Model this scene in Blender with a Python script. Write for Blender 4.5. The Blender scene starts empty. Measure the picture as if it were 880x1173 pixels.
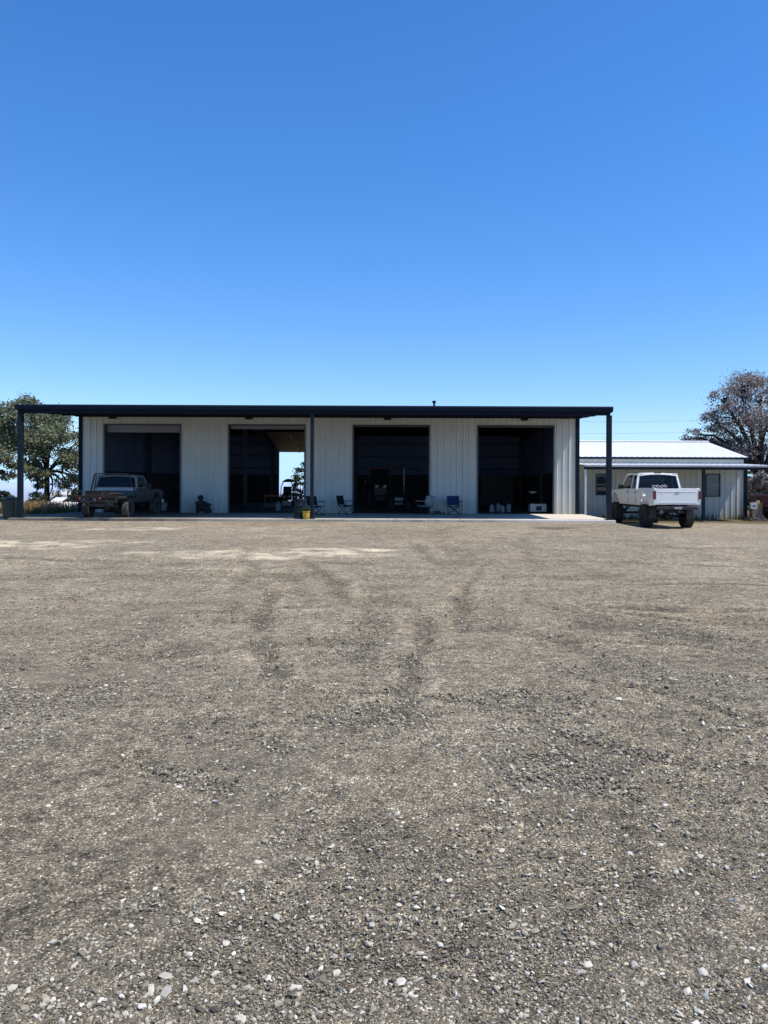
import bpy, bmesh, math, random
import numpy as np
from mathutils import Vector, Matrix, Euler
R = math.radians
sc = bpy.context.scene
C = sc.collection
random.seed(7)
RNG = np.random.default_rng(11)

# ------------------------------------------------------------------ helpers
def link(o, parent=None):
    C.objects.link(o)
    if parent is not None: o.parent = parent
    return o

def tag(o, label, cat, group=None, kind=None):
    if label: o['label'] = label
    if cat: o['category'] = cat
    if group: o['group'] = group
    if kind: o['kind'] = kind
    return o

def thing(name, label, cat, loc=(0, 0, 0), rz=0.0, group=None):
    o = bpy.data.objects.new(name, None)
    o.empty_display_size = 0.3
    C.objects.link(o)
    o.location = loc
    o.rotation_euler = (0, 0, rz)
    return tag(o, label, cat, group)

def obj(name, bm, mat, parent=None, bevel=0.0, smooth=False, seg=2):
    me = bpy.data.meshes.new(name)
    bmesh.ops.recalc_face_normals(bm, faces=bm.faces)
    if smooth:
        for f in bm.faces: f.smooth = True
    bm.to_mesh(me); bm.free()
    for m in (mat if isinstance(mat, (list, tuple)) else [mat]): me.materials.append(m)
    o = bpy.data.objects.new(name, me)
    link(o, parent)
    if bevel > 0:
        md = o.modifiers.new('bevel', 'BEVEL'); md.width = bevel; md.segments = seg
        md.limit_method = 'ANGLE'; md.angle_limit = R(35)
    return o

def NB(): return bmesh.new()

def box(bm, c, s, rot=None, mi=0):
    v = []
    for dx in (-.5, .5):
        for dy in (-.5, .5):
            for dz in (-.5, .5):
                p = Vector((dx*s[0], dy*s[1], dz*s[2]))
                if rot is not None: p = rot @ p
                v.append(bm.verts.new(p + Vector(c)))
    for f in ((0,1,3,2),(4,6,7,5),(0,4,5,1),(2,3,7,6),(0,2,6,4),(1,5,7,3)):
        bm.faces.new([v[i] for i in f]).material_index = mi
    return bm

def bx(bm, x0, x1, y0, y1, z0, z1, mi=0):
    return box(bm, ((x0+x1)/2, (y0+y1)/2, (z0+z1)/2), (x1-x0, y1-y0, z1-z0), mi=mi)

def frame_of(d):
    d = d.normalized()
    a = Vector((0, 0, 1)) if abs(d.z) < .9 else Vector((1, 0, 0))
    u = d.cross(a).normalized(); w = d.cross(u).normalized()
    return u, w

def tube(bm, pts, rad, n=8, caps=True):
    pts = [Vector(p) for p in pts]
    if not isinstance(rad, (list, tuple)): rad = [rad]*len(pts)
    rings = []
    for i, p in enumerate(pts):
        d = pts[min(i+1, len(pts)-1)] - pts[max(i-1, 0)]
        u, w = frame_of(d)
        rings.append([bm.verts.new(p + (u*math.cos(2*math.pi*k/n) + w*math.sin(2*math.pi*k/n))*rad[i]) for k in range(n)])
    for a, b in zip(rings[:-1], rings[1:]):
        # align
        best = min(range(n), key=lambda s: (a[0].co - b[s].co).length)
        flip = (a[1].co - b[(best+1) % n].co).length > (a[1].co - b[(best-1) % n].co).length
        for k in range(n):
            s = -1 if flip else 1
            f = bm.faces.new((a[k], a[(k+1) % n], b[(best+s*(k+1)) % n], b[(best+s*k) % n])); f.smooth = True
    if caps:
        for r in (rings[0], rings[-1]):
            try: bm.faces.new(r)
            except ValueError: pass
    return bm

def lathe(bm, prof, n=20, M=None, smooth=True):
    """prof: list of (r, h) about local z; M places it."""
    M = M or Matrix()
    rings = []
    for r, h in prof:
        if r < 1e-5: rings.append([bm.verts.new(M @ Vector((0, 0, h)))])
        else: rings.append([bm.verts.new(M @ Vector((r*math.cos(2*math.pi*k/n), r*math.sin(2*math.pi*k/n), h))) for k in range(n)])
    for a, b in zip(rings[:-1], rings[1:]):
        if len(a) == 1 and len(b) == 1: continue
        for k in range(n):
            if len(a) == 1: f = bm.faces.new((a[0], b[k], b[(k+1) % n]))
            elif len(b) == 1: f = bm.faces.new((a[k], a[(k+1) % n], b[0]))
            else: f = bm.faces.new((a[k], a[(k+1) % n], b[(k+1) % n], b[k]))
            f.smooth = smooth
    return bm

def prism_x(bm, pts, x0, x1):
    """pts are (y, z); extruded along x"""
    a = [bm.verts.new((x0, p[0], p[1])) for p in pts]
    b = [bm.verts.new((x1, p[0], p[1])) for p in pts]
    n = len(pts)
    bm.faces.new(a); bm.faces.new(b[::-1])
    for i in range(n): bm.faces.new((a[i], a[(i+1) % n], b[(i+1) % n], b[i]))
    return bm

def hexa(bm, p):
    v = [bm.verts.new(q) for q in p]   # 0-3 bottom loop, 4-7 top loop
    for f in ((0,1,2,3),(4,7,6,5),(0,4,5,1),(1,5,6,2),(2,6,7,3),(3,7,4,0)): bm.faces.new([v[i] for i in f])
    return bm

def pane(bm, q, t=0.006):
    q = [Vector(p) for p in q]
    n = (q[1]-q[0]).cross(q[2]-q[0]).normalized()*t
    return hexa(bm, [p for p in q] + [p+n for p in q])

def bar(bm, a, b, w, h):
    a, b = Vector(a), Vector(b)
    d = b-a
    u, v = frame_of(d)
    p = [a+u*w/2+v*h/2, a-u*w/2+v*h/2, a-u*w/2-v*h/2, a+u*w/2-v*h/2]
    return hexa(bm, p + [q+d for q in p])

def np_mesh(name, verts, faces, mat, parent=None, nper=4):
    me = bpy.data.meshes.new(name)
    nv, nf = len(verts), len(faces)
    me.vertices.add(nv); me.vertices.foreach_set('co', np.asarray(verts, np.float32).ravel())
    me.loops.add(nf*nper); me.loops.foreach_set('vertex_index', np.asarray(faces, np.int32).ravel())
    me.polygons.add(nf)
    me.polygons.foreach_set('loop_start', np.arange(0, nf*nper, nper, dtype=np.int32))
    try: me.polygons.foreach_set('loop_total', np.full(nf, nper, np.int32))
    except Exception: pass
    me.polygons.foreach_set('use_smooth', np.zeros(nf, bool))
    me.update(calc_edges=True)
    for m in (mat if isinstance(mat, (list, tuple)) else [mat]): me.materials.append(m)
    o = bpy.data.objects.new(name, me)
    return link(o, parent)

def ss(a, b, x):
    t = np.clip((x-a)/(b-a), 0, 1)
    return t*t*(3-2*t)

# ------------------------------------------------------------------ materials
class NT:
    def __init__(s, name):
        s.m = bpy.data.materials.new(name); s.m.use_nodes = True
        s.t = s.m.node_tree; s.t.nodes.clear()
        s.out = s.t.nodes.new('ShaderNodeOutputMaterial')
    def n(s, typ, **kw):
        nd = s.t.nodes.new(typ)
        for k, v in kw.items():
            if k.startswith('i_'):
                nd.inputs[k[2:].replace('_', ' ')].default_value = v
            else: setattr(nd, k, v)
        return nd
    def l(s, a, b): s.t.links.new(a, b)
    def noise(s, vec, scale, detail=3, rough=.55, dist=0):
        nd = s.n('ShaderNodeTexNoise'); nd.inputs['Scale'].default_value = scale
        nd.inputs['Detail'].default_value = detail; nd.inputs['Roughness'].default_value = rough
        nd.inputs['Distortion'].default_value = dist
        if vec is not None: s.l(vec, nd.inputs['Vector'])
        return nd.outputs['Fac']
    def ramp(s, fac, stops, interp='LINEAR'):
        nd = s.n('ShaderNodeValToRGB'); cr = nd.color_ramp; cr.interpolation = interp
        while len(cr.elements) < len(stops): cr.elements.new(0.5)
        for e, (p, c) in zip(cr.elements, stops):
            e.position = p
            e.color = (c, c, c, 1) if isinstance(c, (int, float)) else (*c, 1)
        s.l(fac, nd.inputs['Fac'])
        return nd.outputs['Color']
    def mix(s, fac, a, b, blend='MIX'):
        nd = s.n('ShaderNodeMix', data_type='RGBA', blend_type=blend)
        if isinstance(fac, (int, float)): nd.inputs[0].default_value = fac
        else: s.l(fac, nd.inputs[0])
        for v, k in ((a, 6), (b, 7)):
            if isinstance(v, tuple): nd.inputs[k].default_value = (*v, 1)
            else: s.l(v, nd.inputs[k])
        return nd.outputs[2]
    def math(s, op, a, b=None, clamp=False):
        nd = s.n('ShaderNodeMath', operation=op, use_clamp=clamp)
        for i, v in enumerate((a, b)):
            if v is None: continue
            if isinstance(v, (int, float)): nd.inputs[i].default_value = v
            else: s.l(v, nd.inputs[i])
        return nd.outputs[0]
    def coords(s, kind='Object'):
        return s.n('ShaderNodeTexCoord').outputs[kind]
    def bump(s, h, strength=.3, dist=.01, prev=None):
        nd = s.n('ShaderNodeBump'); nd.inputs['Strength'].default_value = strength
        nd.inputs['Distance'].default_value = dist
        s.l(h, nd.inputs['Height'])
        if prev is not None: s.l(prev, nd.inputs['Normal'])
        return nd.outputs['Normal']
    def bsdf(s, col, rough=.6, metal=0.0, normal=None, spec=.5):
        b = s.n('ShaderNodeBsdfPrincipled')
        if isinstance(col, tuple): b.inputs['Base Color'].default_value = (*col, 1)
        else: s.l(col, b.inputs['Base Color'])
        if isinstance(rough, (int, float)): b.inputs['Roughness'].default_value = rough
        else: s.l(rough, b.inputs['Roughness'])
        b.inputs['Metallic'].default_value = metal
        b.inputs['Specular IOR Level'].default_value = spec
        if normal is not None: s.l(normal, b.inputs['Normal'])
        return b.outputs[0]
    def done(s, sh): s.l(sh, s.out.inputs['Surface']); return s.m

def sc3(c, k): return tuple(min(1, x*k) for x in c)

def pm(name, col, rough=.6, metal=0.0, var=.18, scale=3.0, bump=0.0, dirt=None, dirtamt=.3, spec=.5):
    """general painted / worn surface: two octaves of colour variation, roughness variation, optional dirt"""
    t = NT(name); v = t.coords()
    n1 = t.noise(v, scale, 5, .6); n2 = t.noise(v, scale*9, 3, .6)
    f = t.ramp(n1, [(.3, 0.0), (.7, 1.0)])
    c = t.mix(f, sc3(col, 1-var), sc3(col, 1+var))
    c = t.mix(t.math('MULTIPLY', n2, var), c, sc3(col, 1-2*var if var < .45 else .1))
    if dirt:
        d = t.ramp(t.noise(v, scale*1.7, 6, .7), [(.45, 0.0), (.75, 1.0)])
        c = t.mix(t.math('MULTIPLY', d, dirtamt), c, dirt)
    r = t.math('ADD', t.math('MULTIPLY', n2, .2), rough-.1, True)
    nrm = t.bump(n2, bump, .01) if bump else None
    return t.done(t.bsdf(c, r, metal, nrm, spec))

def glass_mat(name, tint, opac):
    t = NT(name)
    v = t.coords(); n = t.noise(v, 6, 4)
    tr = t.n('ShaderNodeBsdfTransparent'); tr.inputs['Color'].default_value = (*tint, 1)
    gl = t.n('ShaderNodeBsdfGlossy'); gl.inputs['Roughness'].default_value = .06
    gl.inputs['Color'].default_value = (.9, .95, 1, 1)
    di = t.n('ShaderNodeBsdfDiffuse'); di.inputs['Color'].default_value = (.03, .035, .04, 1)
    m0 = t.n('ShaderNodeMixShader'); t.l(t.math('MULTIPLY', n, opac), m0.inputs[0]); t.l(tr.outputs[0], m0.inputs[1]); t.l(di.outputs[0], m0.inputs[2])
    fr = t.n('ShaderNodeFresnel'); fr.inputs['IOR'].default_value = 1.28
    m1 = t.n('ShaderNodeMixShader'); t.l(fr.outputs[0], m1.inputs[0]); t.l(m0.outputs[0], m1.inputs[1]); t.l(gl.outputs[0], m1.inputs[2])
    return t.done(m1.outputs[0])

def leaf_mat(name, cols, trans=.25, rough=.6):
    t = NT(name)
    g = t.n('ShaderNodeNewGeometry')
    v = t.coords()
    r = g.outputs['Random Per Island']
    stops = [(i/(len(cols)-1), c) for i, c in enumerate(cols)]
    c = t.ramp(r, stops)
    big = t.ramp(t.noise(v, .6, 3), [(.35, .62), (.65, 1.2)])
    c = t.mix(1.0, c, big, 'MULTIPLY')
    b = t.bsdf(c, rough, 0, None, .3)
    tl = t.n('ShaderNodeBsdfTranslucent'); t.l(c, tl.inputs['Color'])
    m = t.n('ShaderNodeMixShader'); m.inputs[0].default_value = trans
    t.l(b, m.inputs[1]); t.l(tl.outputs[0], m.inputs[2])
    return t.done(m.outputs[0])

M = {}
M['navy'] = pm('navy painted steel trim', (.006, .014, .026), .7, 0, .2, 1.2, spec=.12)
M['navy_dull'] = pm('dark roof underside steel', (.008, .012, .024), .8, 0, .2, 1.0, spec=.1)
M['navy_post'] = pm('dark painted post steel', (.010, .017, .028), .5, 0, .25, 2.0, dirt=(.05, .048, .045), dirtamt=.25, spec=.15)
M['white_steel'] = pm('pale ribbed wall steel', (.50, .50, .475), .5, 0, .05, .8, dirt=(.36, .34, .30), dirtamt=.22)
t = NT('pale ribbed wall steel'); v = t.coords('Object')
c = t.mix(t.ramp(t.noise(v, .8, 5, .6), [(.3, 0.0), (.7, 1.0)]), (.53, .54, .505), (.60, .61, .575))
sz_ = t.n('ShaderNodeSeparateXYZ'); t.l(v, sz_.inputs[0])
lo_ = t.n('ShaderNodeMapRange'); lo_.inputs[1].default_value = .9; lo_.inputs[2].default_value = .1; t.l(sz_.outputs[2], lo_.inputs[0])
st = t.n('ShaderNodeMapping'); st.inputs['Scale'].default_value = (3, 3, .35); t.l(v, st.inputs['Vector'])
c = t.mix(t.math('MULTIPLY', t.math('MULTIPLY', lo_.outputs[0], t.noise(v, 4, 6, .7)), .8), c, (.27, .235, .18))
c = t.mix(t.math('MULTIPLY', t.ramp(t.noise(st.outputs[0], 1.5, 6, .7), [(.5, 0.0), (.75, 1.0)]), .3), c, (.36, .35, .32))
M['white_steel'] = t.done(t.bsdf(c, .5, 0, None, .3))
M['white_roof'] = pm('white metal roofing', (.80, .80, .79), .4, 0, .04, .7)
M['grey_steel'] = pm('grey steel framing', (.06, .07, .09), .6, 0, .2, 1.5)
M['liner'] = pm('interior wall liner', (.15, .21, .38), .8, 0, .15, .8)
M['liner_dark'] = pm('dark lower liner board', (.030, .034, .045), .8, 0, .25, 1.2)
M['door_panel'] = pm('grey overhead door panel', (.20, .20, .23), .6, 0, .10, 1.0)
M['door_tan'] = pm('tan overhead door panel', (.30, .25, .22), .6, 0, .12, 1.0)
M['black_rubber'] = pm('tyre rubber', (.022, .021, .020), .85, 0, .3, 6.0, .4, dirt=(.12, .105, .085), dirtamt=.35)
M['dusty_rubber'] = pm('dusty tyre rubber', (.045, .041, .036), .9, 0, .3, 6.0, .4, dirt=(.22, .19, .155), dirtamt=.8)
M['black_plastic'] = pm('black plastic', (.012, .013, .015), .5, 0, .25, 5.0)
M['black_metal'] = pm('black chassis metal', (.016, .016, .017), .6, .0, .3, 4.0, dirt=(.07, .06, .05), dirtamt=.4)
M['rust'] = pm('rusted steel', (.026, .019, .016), .85, 0, .4, 5.0, .4, dirt=(.03, .025, .022), dirtamt=.6)
M['rust_red'] = pm('faded red steel', (.055, .018, .014), .7, 0, .35, 5.0, .2, dirt=(.05, .04, .035), dirtamt=.5)
M['white_paint'] = pm('white car paint', (.82, .805, .76), .32, 0, .03, 1.5, dirt=(.42, .38, .32), dirtamt=.12)
M['silver'] = pm('steel wheel silver', (.40, .41, .42), .4, .7, .15, 6.0, dirt=(.15, .13, .11), dirtamt=.4)
M['chrome'] = pm('dull chrome', (.45, .46, .48), .25, .9, .1, 5.0)
M['red_lamp'] = pm('red lamp lens', (.14, .010, .010), .3, 0, .1, 8.0)
M['amber'] = pm('amber lamp lens', (.5, .18, .02), .3, 0, .1, 8.0)
M['clear_lamp'] = pm('clear lamp lens', (.55, .56, .58), .2, 0, .1, 8.0)
M['grey_paint'] = pm('faded grey paint', (.16, .17, .17), .5, 0, .15, 2.0, dirt=(.12, .11, .10), dirtamt=.4)
M['olive'] = pm('dull olive grey paint', (.050, .058, .056), .6, 0, .2, 2.0, dirt=(.16, .14, .12), dirtamt=.5)
M['pale_band'] = pm('faded pale paint band', (.36, .37, .38), .5, 0, .12, 3.0, dirt=(.2, .17, .14), dirtamt=.4)
M['maroon'] = pm('faded maroon paint', (.085, .022, .022), .45, 0, .2, 2.0, dirt=(.14, .10, .08), dirtamt=.4)
M['fabric_dark'] = pm('dark seat fabric', (.03, .03, .033), .9, 0, .2, 9.0)
M['fabric_black'] = pm('black canvas', (.010, .012, .014), .9, 0, .25, 12.0, .3)
M['fabric_blue'] = pm('navy blue canvas', (.012, .030, .11), .9, 0, .2, 12.0, .3)
M['fabric_pale'] = pm('pale grey canvas', (.42, .42, .42), .9, 0, .12, 12.0, .3)
M['yellow'] = pm('yellow glazed clay', (.55, .36, .04), .45, 0, .15, 7.0)
M['soil'] = pm('dark soil', (.03, .022, .016), .95, 0, .3, 20.0, .5)
M['bark'] = pm('oak bark', (.055, .045, .037), .95, 0, .35, 4.0, .6)
M['bark_dark'] = pm('dark oak bark', (.040, .033, .030), .95, 0, .3, 4.0, .6)
M['wood'] = pm('weathered wood', (.22, .17, .12), .85, 0, .3, 4.0, .3)
M['card'] = pm('tan cardboard', (.36, .27, .15), .85, 0, .15, 4.0)
M['white_plastic'] = pm('white plastic', (.62, .63, .62), .45, 0, .08, 5.0, dirt=(.35, .33, .28), dirtamt=.2)
M['grey_plastic'] = pm('greyed white plastic', (.30, .31, .32), .5, 0, .1, 5.0)
M['cart_red'] = pm('red cart paint', (.20, .035, .022), .6, 0, .25, 5.0)
M['green_dark'] = pm('dark green plastic', (.012, .028, .026), .5, 0, .2, 3.0)
M['win_glass'] = pm('window glass over dark room', (.020, .032, .042), .08, 0, .35, 1.2, spec=.7)
M['glass_dim'] = pm('dim matt cab glass', (.012, .014, .018), .8, 0, .3, 2.0, spec=.1)  # dark and matt so the pane drops its pale reflection
M['glass'] = glass_mat('tinted car glass', (.55, .60, .62), .35)
M['leaf_oak'] = leaf_mat('live oak leaves', [(.085, .105, .05), (.17, .195, .10), (.25, .275, .15), (.33, .32, .21), (.20, .225, .12)])
M['leaf_shrub'] = leaf_mat('shrub leaves', [(.03, .045, .018), (.065, .085, .03), (.11, .125, .05)])
M['leaf_far'] = leaf_mat('distant shrub leaves', [(.030, .045, .028), (.05, .07, .04), (.08, .09, .05)])
M['leaf_brown'] = leaf_mat('dry brown oak leaves', [(.20, .155, .135), (.32, .255, .225), (.42, .355, .315), (.28, .24, .195), (.54, .48, .44)], .2)
M['leaf_pot'] = leaf_mat('pot plant leaves', [(.015, .035, .02), (.03, .07, .03), (.05, .10, .04)])
M['straw'] = leaf_mat('dry grass', [(.38, .22, .09), (.50, .31, .14), (.58, .42, .22), (.34, .25, .11)], .3, .8)
M['grass'] = leaf_mat('green weeds', [(.05, .07, .02), (.09, .11, .035), (.14, .14, .06)], .3, .8)

# concrete slab
t = NT('concrete'); v = t.coords()
c = t.mix(t.ramp(t.noise(v, .7, 6, .65), [(.3, 0.0), (.7, 1.0)]), (.40, .36, .29), (.56, .51, .42))
c = t.mix(t.math('MULTIPLY', t.ramp(t.noise(v, 1.1, 7, .7, .6), [(.50, 0.0), (.68, 1.0)]), .7), c, (.14, .125, .105))
c = t.mix(t.math('MULTIPLY', t.noise(v, 40, 3), .2), c, (.25, .22, .18))
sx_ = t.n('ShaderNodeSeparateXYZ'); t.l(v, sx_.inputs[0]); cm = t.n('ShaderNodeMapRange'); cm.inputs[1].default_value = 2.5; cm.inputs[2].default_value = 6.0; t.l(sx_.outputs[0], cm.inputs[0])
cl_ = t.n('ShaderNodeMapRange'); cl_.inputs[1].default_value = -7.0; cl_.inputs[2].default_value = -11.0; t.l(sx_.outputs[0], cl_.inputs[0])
c = t.mix(t.math('MULTIPLY', cl_.outputs[0], t.ramp(t.noise(v, .9, 5, .7), [(.3, .55), (.6, .95)])), c, (.13, .115, .09))  # left end: canopy shade deepened in the colour, broken up by noise
c = t.mix(t.math('MULTIPLY', cm.outputs[0], .75), c, (.74, .69, .58))  # right end: sunlit brightness boosted by a paler colour
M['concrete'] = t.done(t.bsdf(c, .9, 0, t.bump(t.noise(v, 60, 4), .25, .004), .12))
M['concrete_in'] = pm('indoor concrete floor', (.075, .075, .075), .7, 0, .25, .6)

# ------------------------------------------------------------------ camera, light, sky
F = 880.0
cam = bpy.data.cameras.new('camera'); co = bpy.data.objects.new('camera', cam); C.objects.link(co)
EYE = 1.65
co.location = (0, 0, EYE); co.rotation_euler = (R(90), R(-.23), 0)
cam.sensor_fit = 'HORIZONTAL'; cam.sensor_width = 36; cam.lens = 36*F/880
cam.shift_x = -32/880; cam.shift_y = -34.5/880
cam.clip_start = .05; cam.clip_end = 20000
sc.camera = co

SUN = Vector((2.5, -.80, 4.65)).normalized()
EL = math.asin(SUN.z); AZ = math.atan2(SUN.x, SUN.y)
sl = bpy.data.lights.new('sun', 'SUN'); so = bpy.data.objects.new('sun', sl); C.objects.link(so)
sl.energy = 5.0; sl.angle = R(.53); sl.color = (1, .925, .81)
so.rotation_euler = (-SUN).to_track_quat('-Z', 'Y').to_euler()
so.location = (20, -5, 40)

w = bpy.data.worlds.new('World'); sc.world = w; w.use_nodes = True
nt = w.node_tree; nt.nodes.clear()
tc = nt.nodes.new('ShaderNodeTexCoord')
sep = nt.nodes.new('ShaderNodeSeparateXYZ'); cmb = nt.nodes.new('ShaderNodeCombineXYZ')
mx = nt.nodes.new('ShaderNodeMath'); mx.operation = 'MAXIMUM'; mx.inputs[1].default_value = .06
nt.links.new(tc.outputs['Generated'], sep.inputs[0])
nt.links.new(sep.outputs[0], cmb.inputs[0]); nt.links.new(sep.outputs[1], cmb.inputs[1])
nt.links.new(sep.outputs[2], mx.inputs[0]); nt.links.new(mx.outputs[0], cmb.inputs[2])
sky = nt.nodes.new('ShaderNodeTexSky'); sky.sky_type = 'NISHITA'; sky.sun_disc = False
sky.sun_elevation = EL; sky.sun_rotation = AZ
sky.altitude = 300; sky.air_density = 1.0; sky.dust_density = .1; sky.ozone_density = 2.2
nt.links.new(cmb.outputs[0], sky.inputs[0])
hs = nt.nodes.new('ShaderNodeHueSaturation'); hs.inputs['Saturation'].default_value = 1.18
nt.links.new(sky.outputs[0], hs.inputs['Color'])
bg = nt.nodes.new('ShaderNodeBackground'); bg.inputs['Strength'].default_value = .15
gm = nt.nodes.new('ShaderNodeMix'); gm.data_type = 'RGBA'; gm.blend_type = 'MULTIPLY'; gm.inputs[0].default_value = 1
tr_ = nt.nodes.new('ShaderNodeValToRGB'); tr_.color_ramp.elements[0].position = .06; tr_.color_ramp.elements[0].color = (.78, .925, 1.20, 1); tr_.color_ramp.elements[1].position = .40; tr_.color_ramp.elements[1].color = (.66, 1.03, 1.38, 1)
nt.links.new(sep.outputs[2], tr_.inputs[0]); nt.links.new(tr_.outputs[0], gm.inputs[7])
nt.links.new(hs.outputs[0], gm.inputs[6]); nt.links.new(gm.outputs[2], bg.inputs['Color'])
wo = nt.nodes.new('ShaderNodeOutputWorld'); nt.links.new(bg.outputs[0], wo.inputs[0])
sc.view_settings.view_transform = 'Standard'; sc.view_settings.look = 'None'; sc.view_settings.exposure = 0
sc.render.engine = 'CYCLES'
sc.cycles.max_bounces = 8; sc.cycles.diffuse_bounces = 4; sc.cycles.transparent_max_bounces = 12

# ------------------------------------------------------------------ ground
def gz(x, y):
    x = np.asarray(x, float); y = np.asarray(y, float)
    z = -.25*ss(8.0, 10.0, x)*ss(20, 30, y)
    far = np.where(y > 40, .045*(np.minimum(y, 260)-40), 0) + 3*ss(260, 500, y)
    far = far*1.0
    z = z - far
    # shallow wheel ruts and swells of the graded yard
    yard = (1-ss(29, 31, y))
    z = z + yard*(.018*np.sin(x*.9+y*.35)+.014*np.sin(y*1.3-x*.5+1)+.010*np.sin(x*2.3+1.7*y))
    z = z - .35*ss(22, 40, np.abs(x))*ss(38, 60, np.hypot(x, y))
    return z
def gzf(x, y): return float(gz(x, y))

def axis(lo, hi, step, far, g=1.22):
    a = list(np.arange(lo, hi+1e-6, step)); s = step; p = hi; right = []
    while p < far: s *= g; p += s; right.append(p)
    s = step; p = lo; left = []
    while p > -far: s *= g; p -= s; left.append(p)
    return np.array(left[::-1]+a+right)
LINES = ((-1.15, 5.6, -2.5, 13.5, .17, 1.0), (-.05, 5.2, .15, 9.8, .17, .9), (-2.3, 11, -4.2, 20, .28, .7), (.30, 8.0, .95, 13, .17, .85), (-.6, 10, -2.6, 17, .25, .7), (.9, 9.0, 3.4, 7.4, .15, .9), (1.3, 6.5, 3.0, 4.8, .13, .95),
          (1.6, 10.5, 6.0, 9.4, .2, .8), (.9, 5.3, 2.4, 4.4, .12, .8), (-3.4, 9.5, -.8, 9.9, .2, .6), (3.0, 12.5, 9.0, 12.0, .3, .7), (2.0, 16, 9.5, 15.2, .4, .7), (-1.0, 6.1, 1.0, 5.6, .14, .6), (5.5, 20, 12, 18.5, .5, .7), (-11, 17, -5, 15.5, .4, .7), (-6.5, 13, -2.4, 14.2, .3, .7), (.6, 14, -.2, 22, .3, .5), (2.2, 14, 3.6, 24, .35, .5), (1.35, 4.2, .9, 3.1, .10, .7), (-1.9, 4.6, -.9, 4.0, .10, .6), (-1.55, 8.0, -2.1, 12.5, .12, .9), (-.35, 8.2, -.5, 12.0, .12, .7), (-4.6, 12.5, -1.4, 15.8, .16, .8), (-5.2, 13.8, -2.6, 16.8, .16, .7), (.5, 11, 1.9, 17, .14, .6), (1.9, 10.4, 4.0, 9.0, .14, .85), (2.4, 8.3, 5.5, 7.7, .14, .8))
ARCS = ((14, 10.5, 16.2, .28, .75, 6.8, 14), (14, 10.5, 14.6, .25, .55, 6.5, 13), (14, 10.5, 13.2, .22, .5, 7, 12),
          (-9, 2.0, 12.0, .3, .6, 5, 12), (-9, 2.0, 13.6, .3, .65, 4, 11), (6, -9.5, 18.8, .35, .6, 4, 11),
          (0, -16, 29.5, .45, .55, 8, 16), (4, -22, 38.0, .55, .5, 10, 18), (-30, 17, 31, .5, .45, 14, 24), (-30, 17, 33.2, .5, .45, 14, 24), (25, 24, 24, .6, .4, 18, 30))
LAT = RNG.random((256, 256))
def vn(x, y, s_, o=0):
    x = x*s_+37.3+o; y = y*s_+91.7+o*.7; xi = np.floor(x).astype(int); yi = np.floor(y).astype(int); fx = x-xi; fy = y-yi
    fx = fx*fx*(3-2*fx); fy = fy*fy*(3-2*fy); g_ = lambda a, b: LAT[a % 256, b % 256]
    return (g_(xi, yi)*(1-fx)+g_(xi+1, yi)*fx)*(1-fy)+(g_(xi, yi+1)*(1-fx)+g_(xi+1, yi+1)*fx)*fy
def fbm(x, y, s_, o=0): return sum(vn(x, y, s_*2**k, o+k*5)*.5**k for k in range(4))/1.875
def ruts(x, y):
    m = np.zeros_like(x); global BERM; BERM = np.zeros_like(x); wv = (fbm(x, y, .5)-.5)*1.1+(fbm(x, y, 2.2, 9)-.5)*.35
    for q, (xa, ya, xb, yb, wd, am) in enumerate(LINES):
        L_ = math.hypot(xb-xa, yb-ya); ux, uy = (xb-xa)/L_, (yb-ya)/L_
        lat = (x-xa)*uy-(y-ya)*ux; lon = (x-xa)*ux+(y-ya)*uy
        f = ss(0, .6, 1-np.abs(lat+wv*.6)/(wd*.58))*ss(0, L_*.2, lon)*ss(0, L_*.2, L_-lon)*am*ss(.22, .42, fbm(x, y, 1.3, q*3))
        m = np.maximum(m, f)
        a_ = np.abs(lat+wv*.6); BERM = np.maximum(BERM, np.exp(-((a_-wd*1.15)/(wd*.35))**2)*ss(0, L_*.2, lon)*ss(0, L_*.2, L_-lon)*am)
    for q, (cx, cy, rad, wd, am, y0, y1) in enumerate(ARCS):
        d = np.abs(np.hypot(x-cx, y-cy)-rad+wv)
        f = ss(0, .6, 1-d/wd)*ss(y0, y0+1, y)*ss(-y1, -y1+1, -y)*am*ss(.36, .56, fbm(x, y, 1.1, 50+q*3))
        m = np.maximum(m, f)
    return m
xs = axis(-12, 12, .11, 6000, 1.12); ys = np.concatenate([axis(2, 24, .11, 46, 1.10)]); ys = ys[(ys > -60) & (ys < 46)]
ys = np.concatenate([ys, axis(46, 47, .5, 7000, 1.2)]); ys = np.unique(ys[(ys > -60)]); ys = ys[np.concatenate([[True], np.diff(ys) > .05])]
X, Y = np.meshgrid(xs, ys)
RUTM = ruts(X, Y); BERM0 = BERM.copy()
lump = (fbm(X, Y, 1.1, 30)-.5)*.05+(fbm(X, Y, 3.1, 40)-.5)*.03
V = np.stack([X, Y, gz(X, Y)-.028*RUTM+.018*BERM0+lump*(1-ss(28, 31, Y))*ss(2.0, 3.5, Y)], -1).reshape(-1, 3)
nx, ny = len(xs), len(ys)
ii = (np.arange(ny-1)[:, None]*nx+np.arange(nx-1)[None, :]).ravel()
Fc = np.stack([ii, ii+1, ii+nx+1, ii+nx], 1)

t = NT('gravel yard and dry land'); P = t.coords('Object')
def vor(vec, s, feat='F1', out='Distance'):
    nd = t.n('ShaderNodeTexVoronoi', feature=feat); nd.inputs['Scale'].default_value = s
    t.l(vec, nd.inputs['Vector']); return nd.outputs[out]
flat = t.n('ShaderNodeMapping'); flat.inputs['Scale'].default_value = (1, 1, .001); t.l(P, flat.inputs['Vector']); P2 = flat.outputs[0]
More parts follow.
